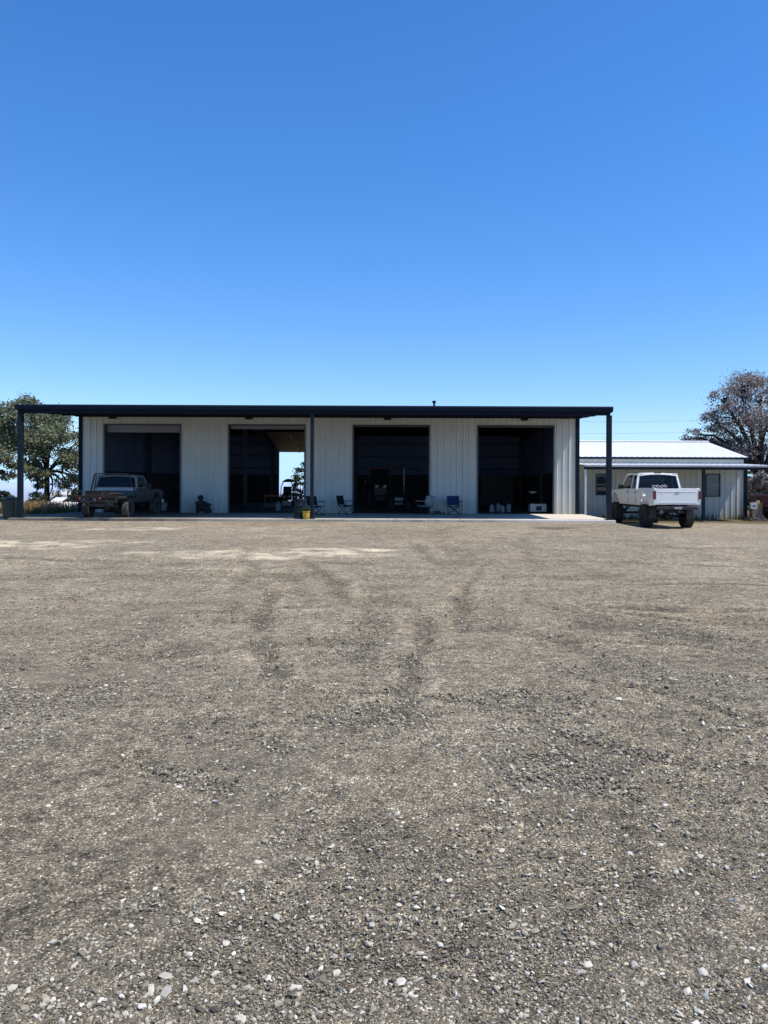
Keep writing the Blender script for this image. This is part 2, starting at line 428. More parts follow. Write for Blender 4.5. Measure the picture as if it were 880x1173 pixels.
# stones of three sizes: a random tone for every cell
def tones(s, stops):
    nd = t.n('ShaderNodeTexVoronoi'); nd.inputs['Scale'].default_value = s; t.l(P2, nd.inputs['Vector'])
    sp = t.n('ShaderNodeSeparateColor'); t.l(nd.outputs['Color'], sp.inputs[0])
    return t.ramp(sp.outputs[0], stops), nd.outputs['Distance'], sp.outputs[1]
pal = [(0, (.030, .027, .024)), (.25, (.085, .077, .068)), (.55, (.155, .142, .125)), (.8, (.25, .233, .205)), (.93, (.38, .36, .32)), (1, (.62, .60, .53))]
c1, d1, k1 = tones(140, pal)
c2, d2, k2 = tones(64, pal)
c3, d3, k3 = tones(27, pal)
base = t.mix(t.ramp(t.noise(P2, 260, 2), [(.35, 0.0), (.65, 1.0)]), (.085, .076, .067), (.20, .184, .165))
col = t.mix(t.math('GREATER_THAN', k1, .35), base, c1)
col = t.mix(t.math('MULTIPLY', t.math('GREATER_THAN', k2, .70), t.math('LESS_THAN', d2, .42)), col, c2)
col = t.mix(t.math('MULTIPLY', t.math('GREATER_THAN', k3, .90), t.math('LESS_THAN', d3, .33)), col, c3)
# clumps of coarser dark and pale material
m1 = t.ramp(t.noise(P2, 1.6, 8, .78), [(.30, .58), (.5, 1.0), (.70, 1.38)])
col = t.mix(1.0, col, m1, 'MULTIPLY')
m2 = t.ramp(t.noise(P2, .22, 5, .6, .6), [(.3, .80), (.55, 1.0), (.75, 1.20)])
col = t.mix(1.0, col, m2, 'MULTIPLY')
m3 = t.ramp(t.noise(P2, 9, 8, .8), [(.34, .32), (.5, 1.0), (.66, 1.6)])
col = t.mix(1.0, col, m3, 'MULTIPLY')
# warm dust patches and grey-green patches
col = t.mix(t.math('MULTIPLY', t.ramp(t.noise(P2, .35, 4, .6, .4), [(.55, 0.0), (.72, 1.0)]), .45), col, t.mix(.5, col, (.27, .22, .165)))
col = t.mix(t.math('MULTIPLY', t.ramp(t.noise(P2, .5, 5, .65, 1.0), [(.58, 0.0), (.74, 1.0)]), .4), col, t.mix(.6, col, (.12, .125, .11)))
# warm brightening gain, nearly even from front to back
spq = t.n('ShaderNodeSeparateXYZ'); t.l(P2, spq.inputs[0])
dq = t.n('ShaderNodeMapRange'); dq.inputs[1].default_value = 2; dq.inputs[2].default_value = 22; t.l(spq.outputs[1], dq.inputs[0])
col = t.mix(1.0, col, t.ramp(dq.outputs[0], [(0, (1.98, 1.80, 1.38)), (.35, (1.96, 1.77, 1.35)), (1, (2.0, 1.80, 1.38))]), 'MULTIPLY')
# tyre tracks: arcs of loosened darker gravel
spx = t.n('ShaderNodeSeparateXYZ'); t.l(P2, spx.inputs[0])
brk = t.noise(P2, .9, 5, .7); wob = t.noise(P2, .5, 3)
at_ = t.n('ShaderNodeAttribute', attribute_name='rut'); rut = at_.outputs['Fac']
rutf = t.math('MULTIPLY', rut, t.ramp(t.math('ADD', t.math('MULTIPLY', brk, .6), t.math('MULTIPLY', t.noise(P2, 7, 4, .7), .4)), [(.36, .25), (.52, 1.0)]))
col = t.mix(rutf, col, t.mix(1.0, col, (.58, .57, .55), 'MULTIPLY'))
ab_ = t.n('ShaderNodeAttribute', attribute_name='berm')
col = t.mix(t.math('MULTIPLY', ab_.outputs['Fac'], .7), col, t.mix(1.0, col, (1.30, 1.29, 1.26), 'MULTIPLY'))
# chalky caliche streaks, pale and broken
def blob(cx, cy, rx, ry, lo, hi, colr, amt, scl=1.2):
    mp = t.n('ShaderNodeMapping'); mp.inputs['Location'].default_value = (-cx/rx, -cy/ry, 0); mp.inputs['Scale'].default_value = (1/rx, 1/ry, 0)
    t.l(P2, mp.inputs['Vector'])
    ln = t.n('ShaderNodeVectorMath', operation='LENGTH'); t.l(mp.outputs[0], ln.inputs[0])
    f = t.math('SUBTRACT', 1.0, ln.outputs['Value'], True)
    br = t.ramp(t.math('ADD', t.math('MULTIPLY', t.noise(P2, scl, 6, .7, .5), .7), t.math('MULTIPLY', t.noise(P2, 11, 6, .8), .3)), [(lo, 0.0), (hi, 1.0)])
    return t.math('MULTIPLY', t.math('MULTIPLY', t.ramp(f, [(0, 0.0), (.35, 1.0)]), br), amt)
pale = (.80, .68, .46)
for b in ((-5.2, 17.4, 1.8, .7, .45, .60, pale, .95), (-2.3, 17.6, 2.1, .8, .44, .58, pale, 1.0), (-1.6, 18.6, 1.7, .45, .44, .58, pale, 1.0), (-3.6, 16.6, 2.0, .5, .46, .60, pale, .9), (-9.8, 19.6, 2.6, 1.0, .45, .60, pale, .95), (-11.6, 20.6, 2.4, .8, .44, .58, pale, 1.0), (-8.6, 20.8, 2.0, .6, .46, .60, pale, .9), (-9.5, 26.0, 2.2, 1.0, .46, .54, pale, .6), (-5.0, 26.5, 2.0, .9, .5, .6, pale, .4)):
    col = t.mix(blob(*b[:6], b[6], b[7]), col, b[6])
for b in ((-2.7, 6.6, 1.0, .35, .35, .6, (.29, .235, .165), .6), (-.9, 3.6, .6, .4, .35, .6, (.28, .235, .16), .4), (-1.1, 4.4, .7, .4, .35, .6, (.28, .24, .165), .35), (-2.0, 2.5, .25, .3, .3, .55, (.36, .23, .16), .7)):
    col = t.mix(blob(*b[:6], b[6], b[7], 2.5), col, b[6])
# damp dark patch in front of the last bay
col = t.mix(blob(5.1, 27.6, 1.0, 1.3, .3, .5, None, .65), col, (.07, .062, .055))
col = t.mix(blob(4.0, 28.6, 1.8, 1.2, .4, .6, None, .5), col, (.34, .27, .19))
# beyond the yard: dry earth, weeds, then hazed distance
grass = t.mix(t.ramp(t.noise(P2, .5, 5, .7), [(.4, 0.0), (.6, 1.0)]), (.17, .13, .07), (.085, .085, .035))
grass = t.mix(t.ramp(t.noise(P2, 6, 5, .7), [(.3, 0.0), (.7, .6)]), grass, (.26, .19, .10))
edge = t.math('ADD', spx.outputs[1], t.math('MULTIPLY', t.math('SUBTRACT', brk, .5), 3.0))
fg = t.n('ShaderNodeMapRange'); fg.inputs[1].default_value = 35.2; fg.inputs[2].default_value = 36.6; t.l(edge, fg.inputs[0])
col = t.mix(fg.outputs[0], col, grass)
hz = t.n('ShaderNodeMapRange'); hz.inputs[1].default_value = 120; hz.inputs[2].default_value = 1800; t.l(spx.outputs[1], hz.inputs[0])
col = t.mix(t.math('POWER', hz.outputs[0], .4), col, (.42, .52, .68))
hgt = t.math('ADD', t.math('MULTIPLY', t.math('SUBTRACT', 1.0, d1), .35), t.math('MULTIPLY', t.math('SUBTRACT', 1.0, d2), .6))
nrm = t.bump(t.math('SUBTRACT', 1.0, rutf), .6, .02)
nrm = t.bump(hgt, .9, .008, nrm)
nrm = t.bump(t.noise(P2, 16, 9, .82), .8, .045, nrm)
M['ground'] = t.done(t.bsdf(col, .95, 0, nrm, .15))
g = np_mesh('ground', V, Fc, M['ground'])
g.data.polygons.foreach_set('use_smooth', np.ones(len(g.data.polygons), bool))
ab = g.data.attributes.new('berm', 'FLOAT', 'POINT'); ab.data.foreach_set('value', BERM0.astype(np.float32).ravel())
at = g.data.attributes.new('rut', 'FLOAT', 'POINT'); at.data.foreach_set('value', RUTM.astype(np.float32).ravel())
tag(g, 'grey brown gravel yard running out to dry land beyond the buildings', 'ground', kind='structure')

# loose stones lying on the yard: nobody could count them
t = NT('loose crushed stone'); gi = t.n('ShaderNodeNewGeometry')
c = t.ramp(gi.outputs['Random Per Island'], [(0, (.080, .070, .052)), (.25, (.17, .150, .110)), (.55, (.265, .235, .172)), (.8, (.38, .34, .25)), (.93, (.54, .49, .37)), (1, (.72, .67, .52))])
c = t.mix(t.math('MULTIPLY', t.noise(t.coords(), 90, 3), .35), c, (.15, .135, .12))
M['stone'] = t.done(t.bsdf(c, .9, 0, None, .2))
t = NT('pale limestone chips'); gi = t.n('ShaderNodeNewGeometry')
c = t.ramp(gi.outputs['Random Per Island'], [(0, (.46, .43, .34)), (.5, (.66, .62, .50)), (1, (.86, .82, .68))])
c = t.mix(t.math('MULTIPLY', t.noise(t.coords(), 60, 4), .5), c, (.26, .23, .2))
M['limestone'] = t.done(t.bsdf(c, .9, 0, None, .2))
phi = (1+5**.5)/2
ICO = np.array([(-1,phi,0),(1,phi,0),(-1,-phi,0),(1,-phi,0),(0,-1,phi),(0,1,phi),(0,-1,-phi),(0,1,-phi),(phi,0,-1),(phi,0,1),(-phi,0,-1),(-phi,0,1)])/math.hypot(1, phi)
ICF = np.array([(0,11,5),(0,5,1),(0,1,7),(0,7,10),(0,10,11),(1,5,9),(5,11,4),(11,10,2),(10,7,6),(7,1,8),(3,9,4),(3,4,2),(3,2,6),(3,6,8),(3,8,9),(4,9,5),(2,4,11),(6,2,10),(8,6,7),(9,8,1)])
OCT = np.array([(1,0,0),(-1,0,0),(0,1,0),(0,-1,0),(0,0,1),(0,0,-1)], float)
OCF = np.array([(0,2,4),(2,1,4),(1,3,4),(3,0,4),(2,0,5),(1,2,5),(3,1,5),(0,3,5)])
def rand_rot(n):
    q = RNG.normal(size=(n, 4)); q /= np.linalg.norm(q, axis=1)[:, None]
    a, b, c_, d = q.T
    return np.stack([np.stack([1-2*(c_*c_+d*d), 2*(b*c_-a*d), 2*(b*d+a*c_)], -1), np.stack([2*(b*c_+a*d), 1-2*(b*b+d*d), 2*(c_*d-a*b)], -1), np.stack([2*(b*d-a*c_), 2*(c_*d+a*b), 1-2*(b*b+c_*c_)], -1)], 1)
def scatter(n, y0, y1, s0, s1, pw, B, BF, flat=.6, clump=False):
    u = RNG.random(n); y = 1/((1/y0)*(1-u)+(1/y1)*u) if True else 0       # density ~ 1/y^2 per depth
    x = y*RNG.uniform(-.72, .62, n)
    if clump:
        keep = (np.clip((fbm(x, y, .9, 70)-.42)*5, .12, 1)+1.2*ruts(x, y)) > RNG.random(n)*1.2
        x, y = x[keep], y[keep]; n = len(x)
    q = RNG.random(n); s = (s0**(1-pw)*(1-q)+s1**(1-pw)*q)**(1/(1-pw))
    J = 1+RNG.uniform(-.42, .42, (n, len(B), 1))
    S = RNG.uniform(.6, 1.25, (n, 1, 3)); S[:, :, 2] *= flat
    Vv = B[None]*J*S
    Vv = np.einsum('nij,nkj->nki', rand_rot(n), Vv)
    Vv[:, :, 2] *= .62
    Vv *= s[:, None, None]
    Vv[:, :, 0] += x[:, None]; Vv[:, :, 1] += y[:, None]; Vv[:, :, 2] += (gz(x, y)+s*.18)[:, None]
    off = (np.arange(n)*len(B))[:, None, None]
    return Vv.reshape(-1, 3), (BF[None]+off).reshape(-1, 3)
def merge(L):
    vs, fs, o = [], [], 0
    for v, f in L: vs.append(v); fs.append(f+o); o += len(v)
    return np.concatenate(vs), np.concatenate(fs)
v, f = merge([scatter(130000, 1.7, 9, .0020, .0052, 2.0, OCT, OCF, .8), scatter(30000, 1.7, 16, .0045, .011, 2.8, ICO, ICF), scatter(1500, 2.2, 27, .009, .019, 3.0, ICO, ICF), scatter(70000, 4, 27, .006, .019, 2.7, ICO, ICF, .6, True)])
tag(np_mesh('gravel_stones', v, f, M['stone'], nper=3), 'loose grey crushed stone strewn over the whole yard', 'gravel', kind='stuff')
v, f = merge([scatter(6000, 1.7, 10, .0025, .006, 2.2, OCT, OCF), scatter(3600, 1.7, 20, .005, .014, 2.6, ICO, ICF, .5), scatter(320, 2.2, 26, .012, .023, 2.5, ICO, ICF, .45)])
tag(np_mesh('limestone_chips', v, f, M['limestone'], nper=3), 'pale limestone chips scattered through the grey gravel', 'stones', kind='stuff')

# ------------------------------------------------------------------ main shop building
WY, PY, BY = 37.6, 31.9, 55.9          # front wall, post line, rear wall
XL, XR = -16.24, 8.12
SZ = .10                                # slab top
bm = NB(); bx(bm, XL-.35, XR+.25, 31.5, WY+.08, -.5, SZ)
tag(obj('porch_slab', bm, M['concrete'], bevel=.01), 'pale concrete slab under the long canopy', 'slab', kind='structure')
for k_ in range(1, 8):
    bm = NB(); bx(bm, XL+k_*3.045-.008, XL+k_*3.045+.008, 31.52, WY-.06, SZ-.01, SZ+.003)
    tag(obj('slab_joint', bm, M['liner_dark']), 'dark control joint cut across the porch slab', 'joint', kind='structure')
bm = NB(); bx(bm, XL+.05, XR-.05, WY+.083, BY, -1.2, SZ-.003)
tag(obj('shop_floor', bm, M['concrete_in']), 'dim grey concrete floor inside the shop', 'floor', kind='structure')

B = thing('metal_shop_building', 'long pale ribbed steel shop with four open bays and dark canopy', 'building', ((XL+XR)/2, WY, 0))
BO = Vector(B.location)
def bobj(name, bm, mat, **k):
    bmesh.ops.translate(bm, verts=bm.verts, vec=-BO)
    return obj(name, bm, mat, B, **k)

def ribbed(bm, x0, x1, y, z0, z1, phase, pitch=.305, depth=.034, sgn=-1, axis='x'):
    """ribbed sheet: trapezoid ribs every pitch, thin return; sgn: direction the ribs stand out"""
    pts = [(x0, 0)]
    k0 = math.ceil((x0-phase)/pitch-.5); k = k0
    while True:
        c_ = phase+k*pitch
        if c_-.05 > x1: break
        for dx, d in ((-.042, 0), (-.018, depth), (.018, depth), (.042, 0), (.115, 0), (.125, .006), (.137, .006), (.147, 0), (.168, 0), (.178, .006), (.190, .006), (.200, 0)):
            if x0+1e-3 < c_+dx < x1-1e-3: pts.append((c_+dx, d))
        k += 1
    pts.append((x1, 0))
    def P3(p, z):
        if axis == 'x': return (p[0], y+sgn*p[1], z)
        return (y+sgn*p[1], p[0], z)
    lo = [bm.verts.new(P3(p, z0)) for p in pts]; hi = [bm.verts.new(P3(p, z1)) for p in pts]
    for i in range(len(pts)-1): bm.faces.new((lo[i], lo[i+1], hi[i+1], hi[i]))

DW, DH = 3.66, 4.27; DT = SZ+DH; WT = 4.94
bays = [-13.195, -7.105, -1.015, 5.075]
bm = NB(); x = XL+.12
for b in bays:
    ribbed(bm, x, b-DW/2-.06, WY, SZ, WT, XL+.15)
    ribbed(bm, b-DW/2-.06, b+DW/2+.06, WY, DT+.06, WT, XL+.15)
    x = b+DW/2+.06
ribbed(bm, x, XR-.12, WY, SZ, WT, XL+.15)
bobj('wall', bm, M['white_steel'])
bm = NB(); ribbed(bm, WY+.05, BY, XR, -1.2, 5.0, WY+.2, sgn=1, axis='y'); bobj('wall', bm, M['white_steel'])
bm = NB(); ribbed(bm, WY+.05, BY, XL, -1.2, 5.0, WY+.2, sgn=-1, axis='y'); bobj('wall', bm, M['white_steel'])
# rear wall with its open door, inner liner, dark lower boarding
RX0, RX1, RT = -9.66, -6.0, 3.78
bm = NB()
ribbed(bm, XL, RX0, BY+.02, -1.2, 5.0, XL+.15, sgn=1); ribbed(bm, RX1, XR, BY+.02, -1.2, 5.0, XL+.15, sgn=1); ribbed(bm, RX0, RX1, BY+.02, RT, 5.0, XL+.15, sgn=1)
bobj('wall', bm, M['white_steel'])
bm = NB()
for x0, x1, z0 in ((XL+.05, RX0, SZ), (RX1, XR-.05, SZ), (RX0, RX1, RT)): bx(bm, x0, x1, BY-.06, BY-.02, z0, 5.0)
bx(bm, XL+.03, XL+.06, WY+.1, BY-.08, SZ, 5.0); bx(bm, XR-.06, XR-.03, WY+.1, BY-.08, SZ, 5.0)
bobj('liner', bm, M['liner'])
bm = NB()
for x0, x1 in ((XL+.1, RX0-.05), (RX1+.05, XR-.1)): bx(bm, x0, x1, BY-.14, BY-.065, SZ, 2.15)
bx(bm, XL+.065, XL+.12, WY+.3, BY-.2, SZ, 2.15); bx(bm, XR-.12, XR-.065, WY+.3, BY-.2, SZ, 2.15)
bobj('lower_liner', bm, M['liner_dark'])
# inner face of the front wall
bm = NB(); x = XL+.12
for b in bays:
    bx(bm, x, b-DW/2-.06, WY+.09, WY+.12, SZ, 5.0); bx(bm, b-DW/2-.06, b+DW/2+.06, WY+.09, WY+.12, DT+.06, 5.0); x = b+DW/2+.06
bx(bm, x, XR-.12, WY+.09, WY+.12, SZ, 5.0)
bobj('liner', bm, M['liner'])
# steel frame inside
for xx in (XL+.25, bays[0]+3.045, bays[1]+3.045, bays[2]+3.045, XR-.25):
    for yy in (WY+.32, WY+9.15, BY-.3):
        bm = NB(); bx(bm, xx-.10, xx+.10, yy-.005, yy+.005, SZ, 4.95); bx(bm, xx-.10, xx+.10, yy-.14, yy-.125, SZ, 4.95); bx(bm, xx-.10, xx+.10, yy+.125, yy+.14, SZ, 4.95); bx(bm, xx-.006, xx+.006, yy-.124, yy+.124, SZ, 4.95)
        bobj('column', bm, M['grey_steel'])
    bm = NB()
    bar(bm, (xx, WY+.35, 4.75), (xx, WY+9.15, 5.20), .16, .34); bar(bm, (xx, WY+9.151, 5.20), (xx, BY-.3, 4.75), .16, .34)
    bobj('rafter', bm, M['grey_steel'])
for zz in (2.6, 3.5, 4.4):
    bm = NB()
    if zz > RT: bx(bm, XL+.1, XR-.1, BY-.20, BY-.07, zz-.05, zz+.05)
    else:
        bx(bm, XL+.1, RX0-.02, BY-.20, BY-.07, zz-.05, zz+.05); bx(bm, RX1+.02, XR-.1, BY-.20, BY-.07, zz-.05, zz+.05)
    bobj('girt', bm, M['grey_steel'])
# main roof
bm = NB(); RZ = 5.03; RID = 5.48; RY = WY+9.15
for (ya, za, yb, zb) in ((WY-.02, RZ, RY, RID), (RY, RID, BY+.3, RZ-.02)):
    hexa(bm, [(XL-.1, ya, za-.05), (XR+.1, ya, za-.05), (XR+.1, yb, zb-.05), (XL-.1, yb, zb-.05), (XL-.1, ya, za), (XR+.1, ya, za), (XR+.1, yb, zb), (XL-.1, yb, zb)])
rf = bobj('roof', bm, M['navy_dull'])
bm = NB(); tube(bm, [(1.14, 40, 5.05), (1.14, 40, 5.78)], .055, 12); lathe(bm, [(0, 5.90), (.10, 5.86), (.105, 5.78), (0, 5.77)], 14, Matrix.Translation((1.14, 40, 0)))
bobj('vent_pipe', bm, M['navy'])
for xx, sg in ((XL-.03, -1), (XR+.03, 1)):
    bm = NB(); gv = [(WY+.1, 4.99), (WY+.1, RZ-.045), (RY, RID-.052), (BY, RZ-.06), (BY, 4.99)]
    prism_x(bm, gv, xx-.02, xx+.02); bobj('gable_panel', bm, M['white_steel'])
# door jamb trim, raised sectional doors
for i, b in enumerate(bays):
    bm = NB()
    for s in (-1, 1):
        x0 = b+s*(DW/2+.03)
        bx(bm, x0-.035, x0+.035, WY-.045, WY+.088, SZ, DT)
    bx(bm, b-DW/2-.065, b+DW/2+.065, WY-.046, WY+.088, DT+.001, DT+.07)
    bobj('door_frame', bm, M['grey_steel'])
    hang = .34 if i == 0 else (.16 if i == 1 else .03)
    bm = NB()
    bx(bm, b-DW/2+.03, b+DW/2-.03, WY+.16, WY+.21, DT-hang, DT+.12)
    if hang > .1:
        for q in (.33, .66): bx(bm, b-DW/2+.05, b+DW/2-.05, WY+.152, WY+.159, DT-hang*q-.012, DT-hang*q+.012)
    dp = bobj('overhead_door', bm, M['door_panel'] if i < 2 else M['grey_steel'])
    bm = NB()
    for j in range(6): bx(bm, b-DW/2+.03, b+DW/2-.03, WY+.25+j*.56, WY+.25+j*.56+.54, DT+.14+.02*j, DT+.18+.02*j)
    bmesh.ops.translate(bm, verts=bm.verts, vec=-BO)
    obj('door_section', bm, M['door_panel'], dp)
    for s in (-1, 1):
        bm = NB()
        bx(bm, b+s*(DW/2+.04)-.02, b+s*(DW/2+.04)+.02, WY+.125, WY+.15, SZ, DT+.05); bar(bm, (b+s*(DW/2+.04), WY+.13, DT+.06), (b+s*(DW/2+.04), WY+3.6, DT+.2), .04, .04)
        bmesh.ops.translate(bm, verts=bm.verts, vec=-BO)
        obj('door_track', bm, M['grey_steel'], dp)
# rear door swung up on its inclined tracks
a0 = Vector((RX0+.05, BY-.35, RT+.02)); a1 = Vector((RX1-.05, BY-.35, RT+.02)); dn = Vector((0, -4.6, 1.10))
bm = NB()
for j in range(5):
    p, q = a0+dn*(j/5+.006), a0+dn*((j+1)/5-.006); e = a1-a0
    hexa(bm, [p, p+e, q+e, q, p+Vector((0, .01, .05)), p+e+Vector((0, .01, .05)), q+e+Vector((0, .01, .05)), q+Vector((0, .01, .05))])
rd = bobj('rear_door', bm, M['door_tan'])
bm = NB(); bar(bm, a0+Vector((1.45, 0, -.06)), a0+dn*.93+Vector((1.45, 0, -.06)), .06, .05)
bmesh.ops.translate(bm, verts=bm.verts, vec=-BO); obj('door_strut', bm, M['white_plastic'], rd)
for e in (-.03, RX1-RX0-.07):
    bm = NB(); bar(bm, a0+Vector((e, 0, -.02)), a0+dn+Vector((e, 0, -.02)), .05, .07)
    bmesh.ops.translate(bm, verts=bm.verts, vec=-BO); obj('door_track', bm, M['grey_steel'], rd)
# corner trims
for xx in (XL+.03, XR-.03):
    bm = NB(); bx(bm, xx-.10, xx+.10, WY-.055, WY+.10, SZ, WT-.02); bobj('corner_trim', bm, M['navy'])
# canopy
CX0, CX1, CF = XL-.16, XR+.16, 31.72
bm = NB()
hexa(bm, [(CX0, CF+.12, 4.70), (CX1, CF+.12, 4.70), (CX1, WY+.16, 4.963), (CX0, WY+.16, 4.963), (CX0, CF+.12, 4.74), (CX1, CF+.12, 4.74), (CX1, WY+.16, 4.978), (CX0, WY+.16, 4.978)])
bobj('canopy_roof', bm, M['navy_dull'])
bm = NB()
prism_x(bm, [(CF, 4.60), (CF-.02, 4.74), (CF+.01, 4.795), (CF+.05, 4.80), (CF+.116, 4.78), (CF+.116, 4.58), (CF+.03, 4.575)], CX0-.03, CX1+.03)
bobj('gutter', bm, M['navy'], bevel=.012)
bm = NB()
for yy, zz in ((33.1, 4.66), (34.5, 4.72), (35.9, 4.785), (37.3, 4.85)):
    bx(bm, CX0+.07, CX1-.07, yy-.04, yy+.04, zz-.10, zz+.08)
bobj('purlin', bm, M['navy_dull'])
for xx in (CX0+.03, CX1-.03):
    bm = NB(); bar(bm, (xx, CF+.14, 4.63), (xx, WY-.06, 4.885), .06, .19); bobj('rake_trim', bm, M['navy'])
bm = NB(); bx(bm, CX0+.07, CX1-.07, PY-.07, PY+.07, 4.44, 4.64); bobj('header_beam', bm, M['navy_dull'])
MIDX = (357.5-472)/F*PY
for xx, w_ in ((XL-.02, .19), (MIDX, .14), (XR+.06, .20)):
    bm = NB(); bx(bm, xx-w_/2, xx+w_/2, PY-w_/2, PY+w_/2, SZ, 4.44); p_ = bobj('canopy_post', bm, M['navy_post'], bevel=.012)
    bm = NB(); bx(bm, xx-w_*.8, xx+w_*.8, PY-w_*.8, PY+w_*.8, SZ, SZ+.015)
    for sx in (-1, 1):
        for sy in (-1, 1): lathe(bm, [(0, .03), (.016, .03), (.016, 0)], 8, Matrix.Translation((xx+sx*w_*.66, PY+sy*w_*.66, SZ+.014)))
    bmesh.ops.translate(bm, verts=bm.verts, vec=-BO); obj('base_plate', bm, M['navy_post'], p_)
for xx in (-14.6, -7.95, -1.2, 5.47):
    bm = NB(); bx(bm, xx-.16, xx+.16, WY-.26, WY-.06, 4.70, 4.78); hexa(bm, [(xx-.20, WY-.34, 4.68), (xx+.20, WY-.34, 4.68), (xx+.16, WY-.07, 4.66), (xx-.16, WY-.07, 4.66), (xx-.18, WY-.32, 4.70), (xx+.18, WY-.32, 4.70), (xx+.15, WY-.08, 4.699), (xx-.15, WY-.08, 4.699)])
    bobj('wall_light', bm, M['black_metal'])

# ------------------------------------------------------------------ pickups
def wheel(parent, c, r, wd, side, tyre, rim='silver', rr=.54):
    Mx = Matrix.Translation(c) @ Matrix.Rotation(R(90)*side, 4, 'Y')
    bm = NB(); h = wd/2
    lathe(bm, [(r*rr, -h*.85), (r*.80, -h), (r*.95, -h*.95), (r, -h*.72), (r*.985, -h*.4), (r, -h*.2), (r*.985, 0), (r, h*.2), (r*.985, h*.4), (r, h*.72), (r*.95, h*.95), (r*.80, h), (r*rr, h*.85), (r*rr, -h*.85)], 32, Mx)
    n = 26                                                   # tread lugs
    for k in range(n):
        a = 2*math.pi*k/n
        for s in (-1, 1):
            rot = (Mx.to_3x3() @ Matrix.Rotation(a+(.06 if s > 0 else 0), 3, 'Z')).to_4x4()
            p = Vector(c)+rot.to_3x3() @ Vector((r*1.005, 0, s*h*.60))
            box(bm, p, (r*.05, r*.12, wd*.30), rot.to_3x3())
    o = obj('wheel', bm, M[tyre], parent)
    bm = NB()
    lathe(bm, [(r*rr*.995, h*.84), (r*rr*.93, h*.86), (r*rr*.86, h*.55), (r*rr*.62, h*.45), (r*rr*.50, h*.62), (r*rr*.22, h*.70), (r*rr*.20, h*.85), (0, h*.87)], 24, Mx)
    for k in range(8):
        a = 2*math.pi*k/8; p = Mx @ Vector((r*rr*.36*math.cos(a), r*rr*.36*math.sin(a), h*.66)); lathe(bm, [(0, .02), (.014, .02), (.014, -.01)], 6, Matrix.Translation(p) @ Mx.to_3x3().to_4x4())
    lathe(bm, [(r*rr*.99, -h*.8), (r*rr*.9, -h*.3), (0, -h*.28)], 24, Mx)
    obj('rim', bm, M[rim], o)
    return o

def arch_pts(yc, zb, r, n=12):
    """points of a wheel arch from rear to front, bottom edge at zb; centre height a little under zb"""
    return [(yc-r*math.cos(math.pi*k/n), zb+r*math.sin(math.pi*k/n)*.92) for k in range(n+1)]

def curve_sides(bm, zs, hw, amt=.05, top=0.0):
    for z in zs:
        bmesh.ops.bisect_plane(bm, geom=bm.verts[:]+bm.edges[:]+bm.faces[:], plane_co=(0, 0, z), plane_no=(0, 0, 1), dist=1e-5)
    z0, z1 = min(v.co.z for v in bm.verts), max(v.co.z for v in bm.verts); zm = z0+(z1-z0)*.62
    for v in bm.verts:
        if abs(v.co.x) > hw*.9:
            tt = (v.co.z-zm)/(z1-zm) if v.co.z > zm else (zm-v.co.z)/(zm-z0)
            v.co.x = math.copysign(abs(v.co.x)-amt*tt*tt, v.co.x)

def seat_row(parent, y, zf, hw, zt):
    bm = NB()
    for s in (-1, 1):
        x = s*hw*.46
        box(bm, (x, y+.22, zf+.16), (hw*.74, .5, .22)); box(bm, (x, y-.04, zf+.46), (hw*.70, .16, .62), Matrix.Rotation(R(-12), 3, 'X'))
        box(bm, (x, y-.13, zt), (hw*.30, .10, .17), Matrix.Rotation(R(-8), 3, 'X'))
    return obj('seat', bm, M['fabric_dark'], parent, bevel=.04, seg=3)

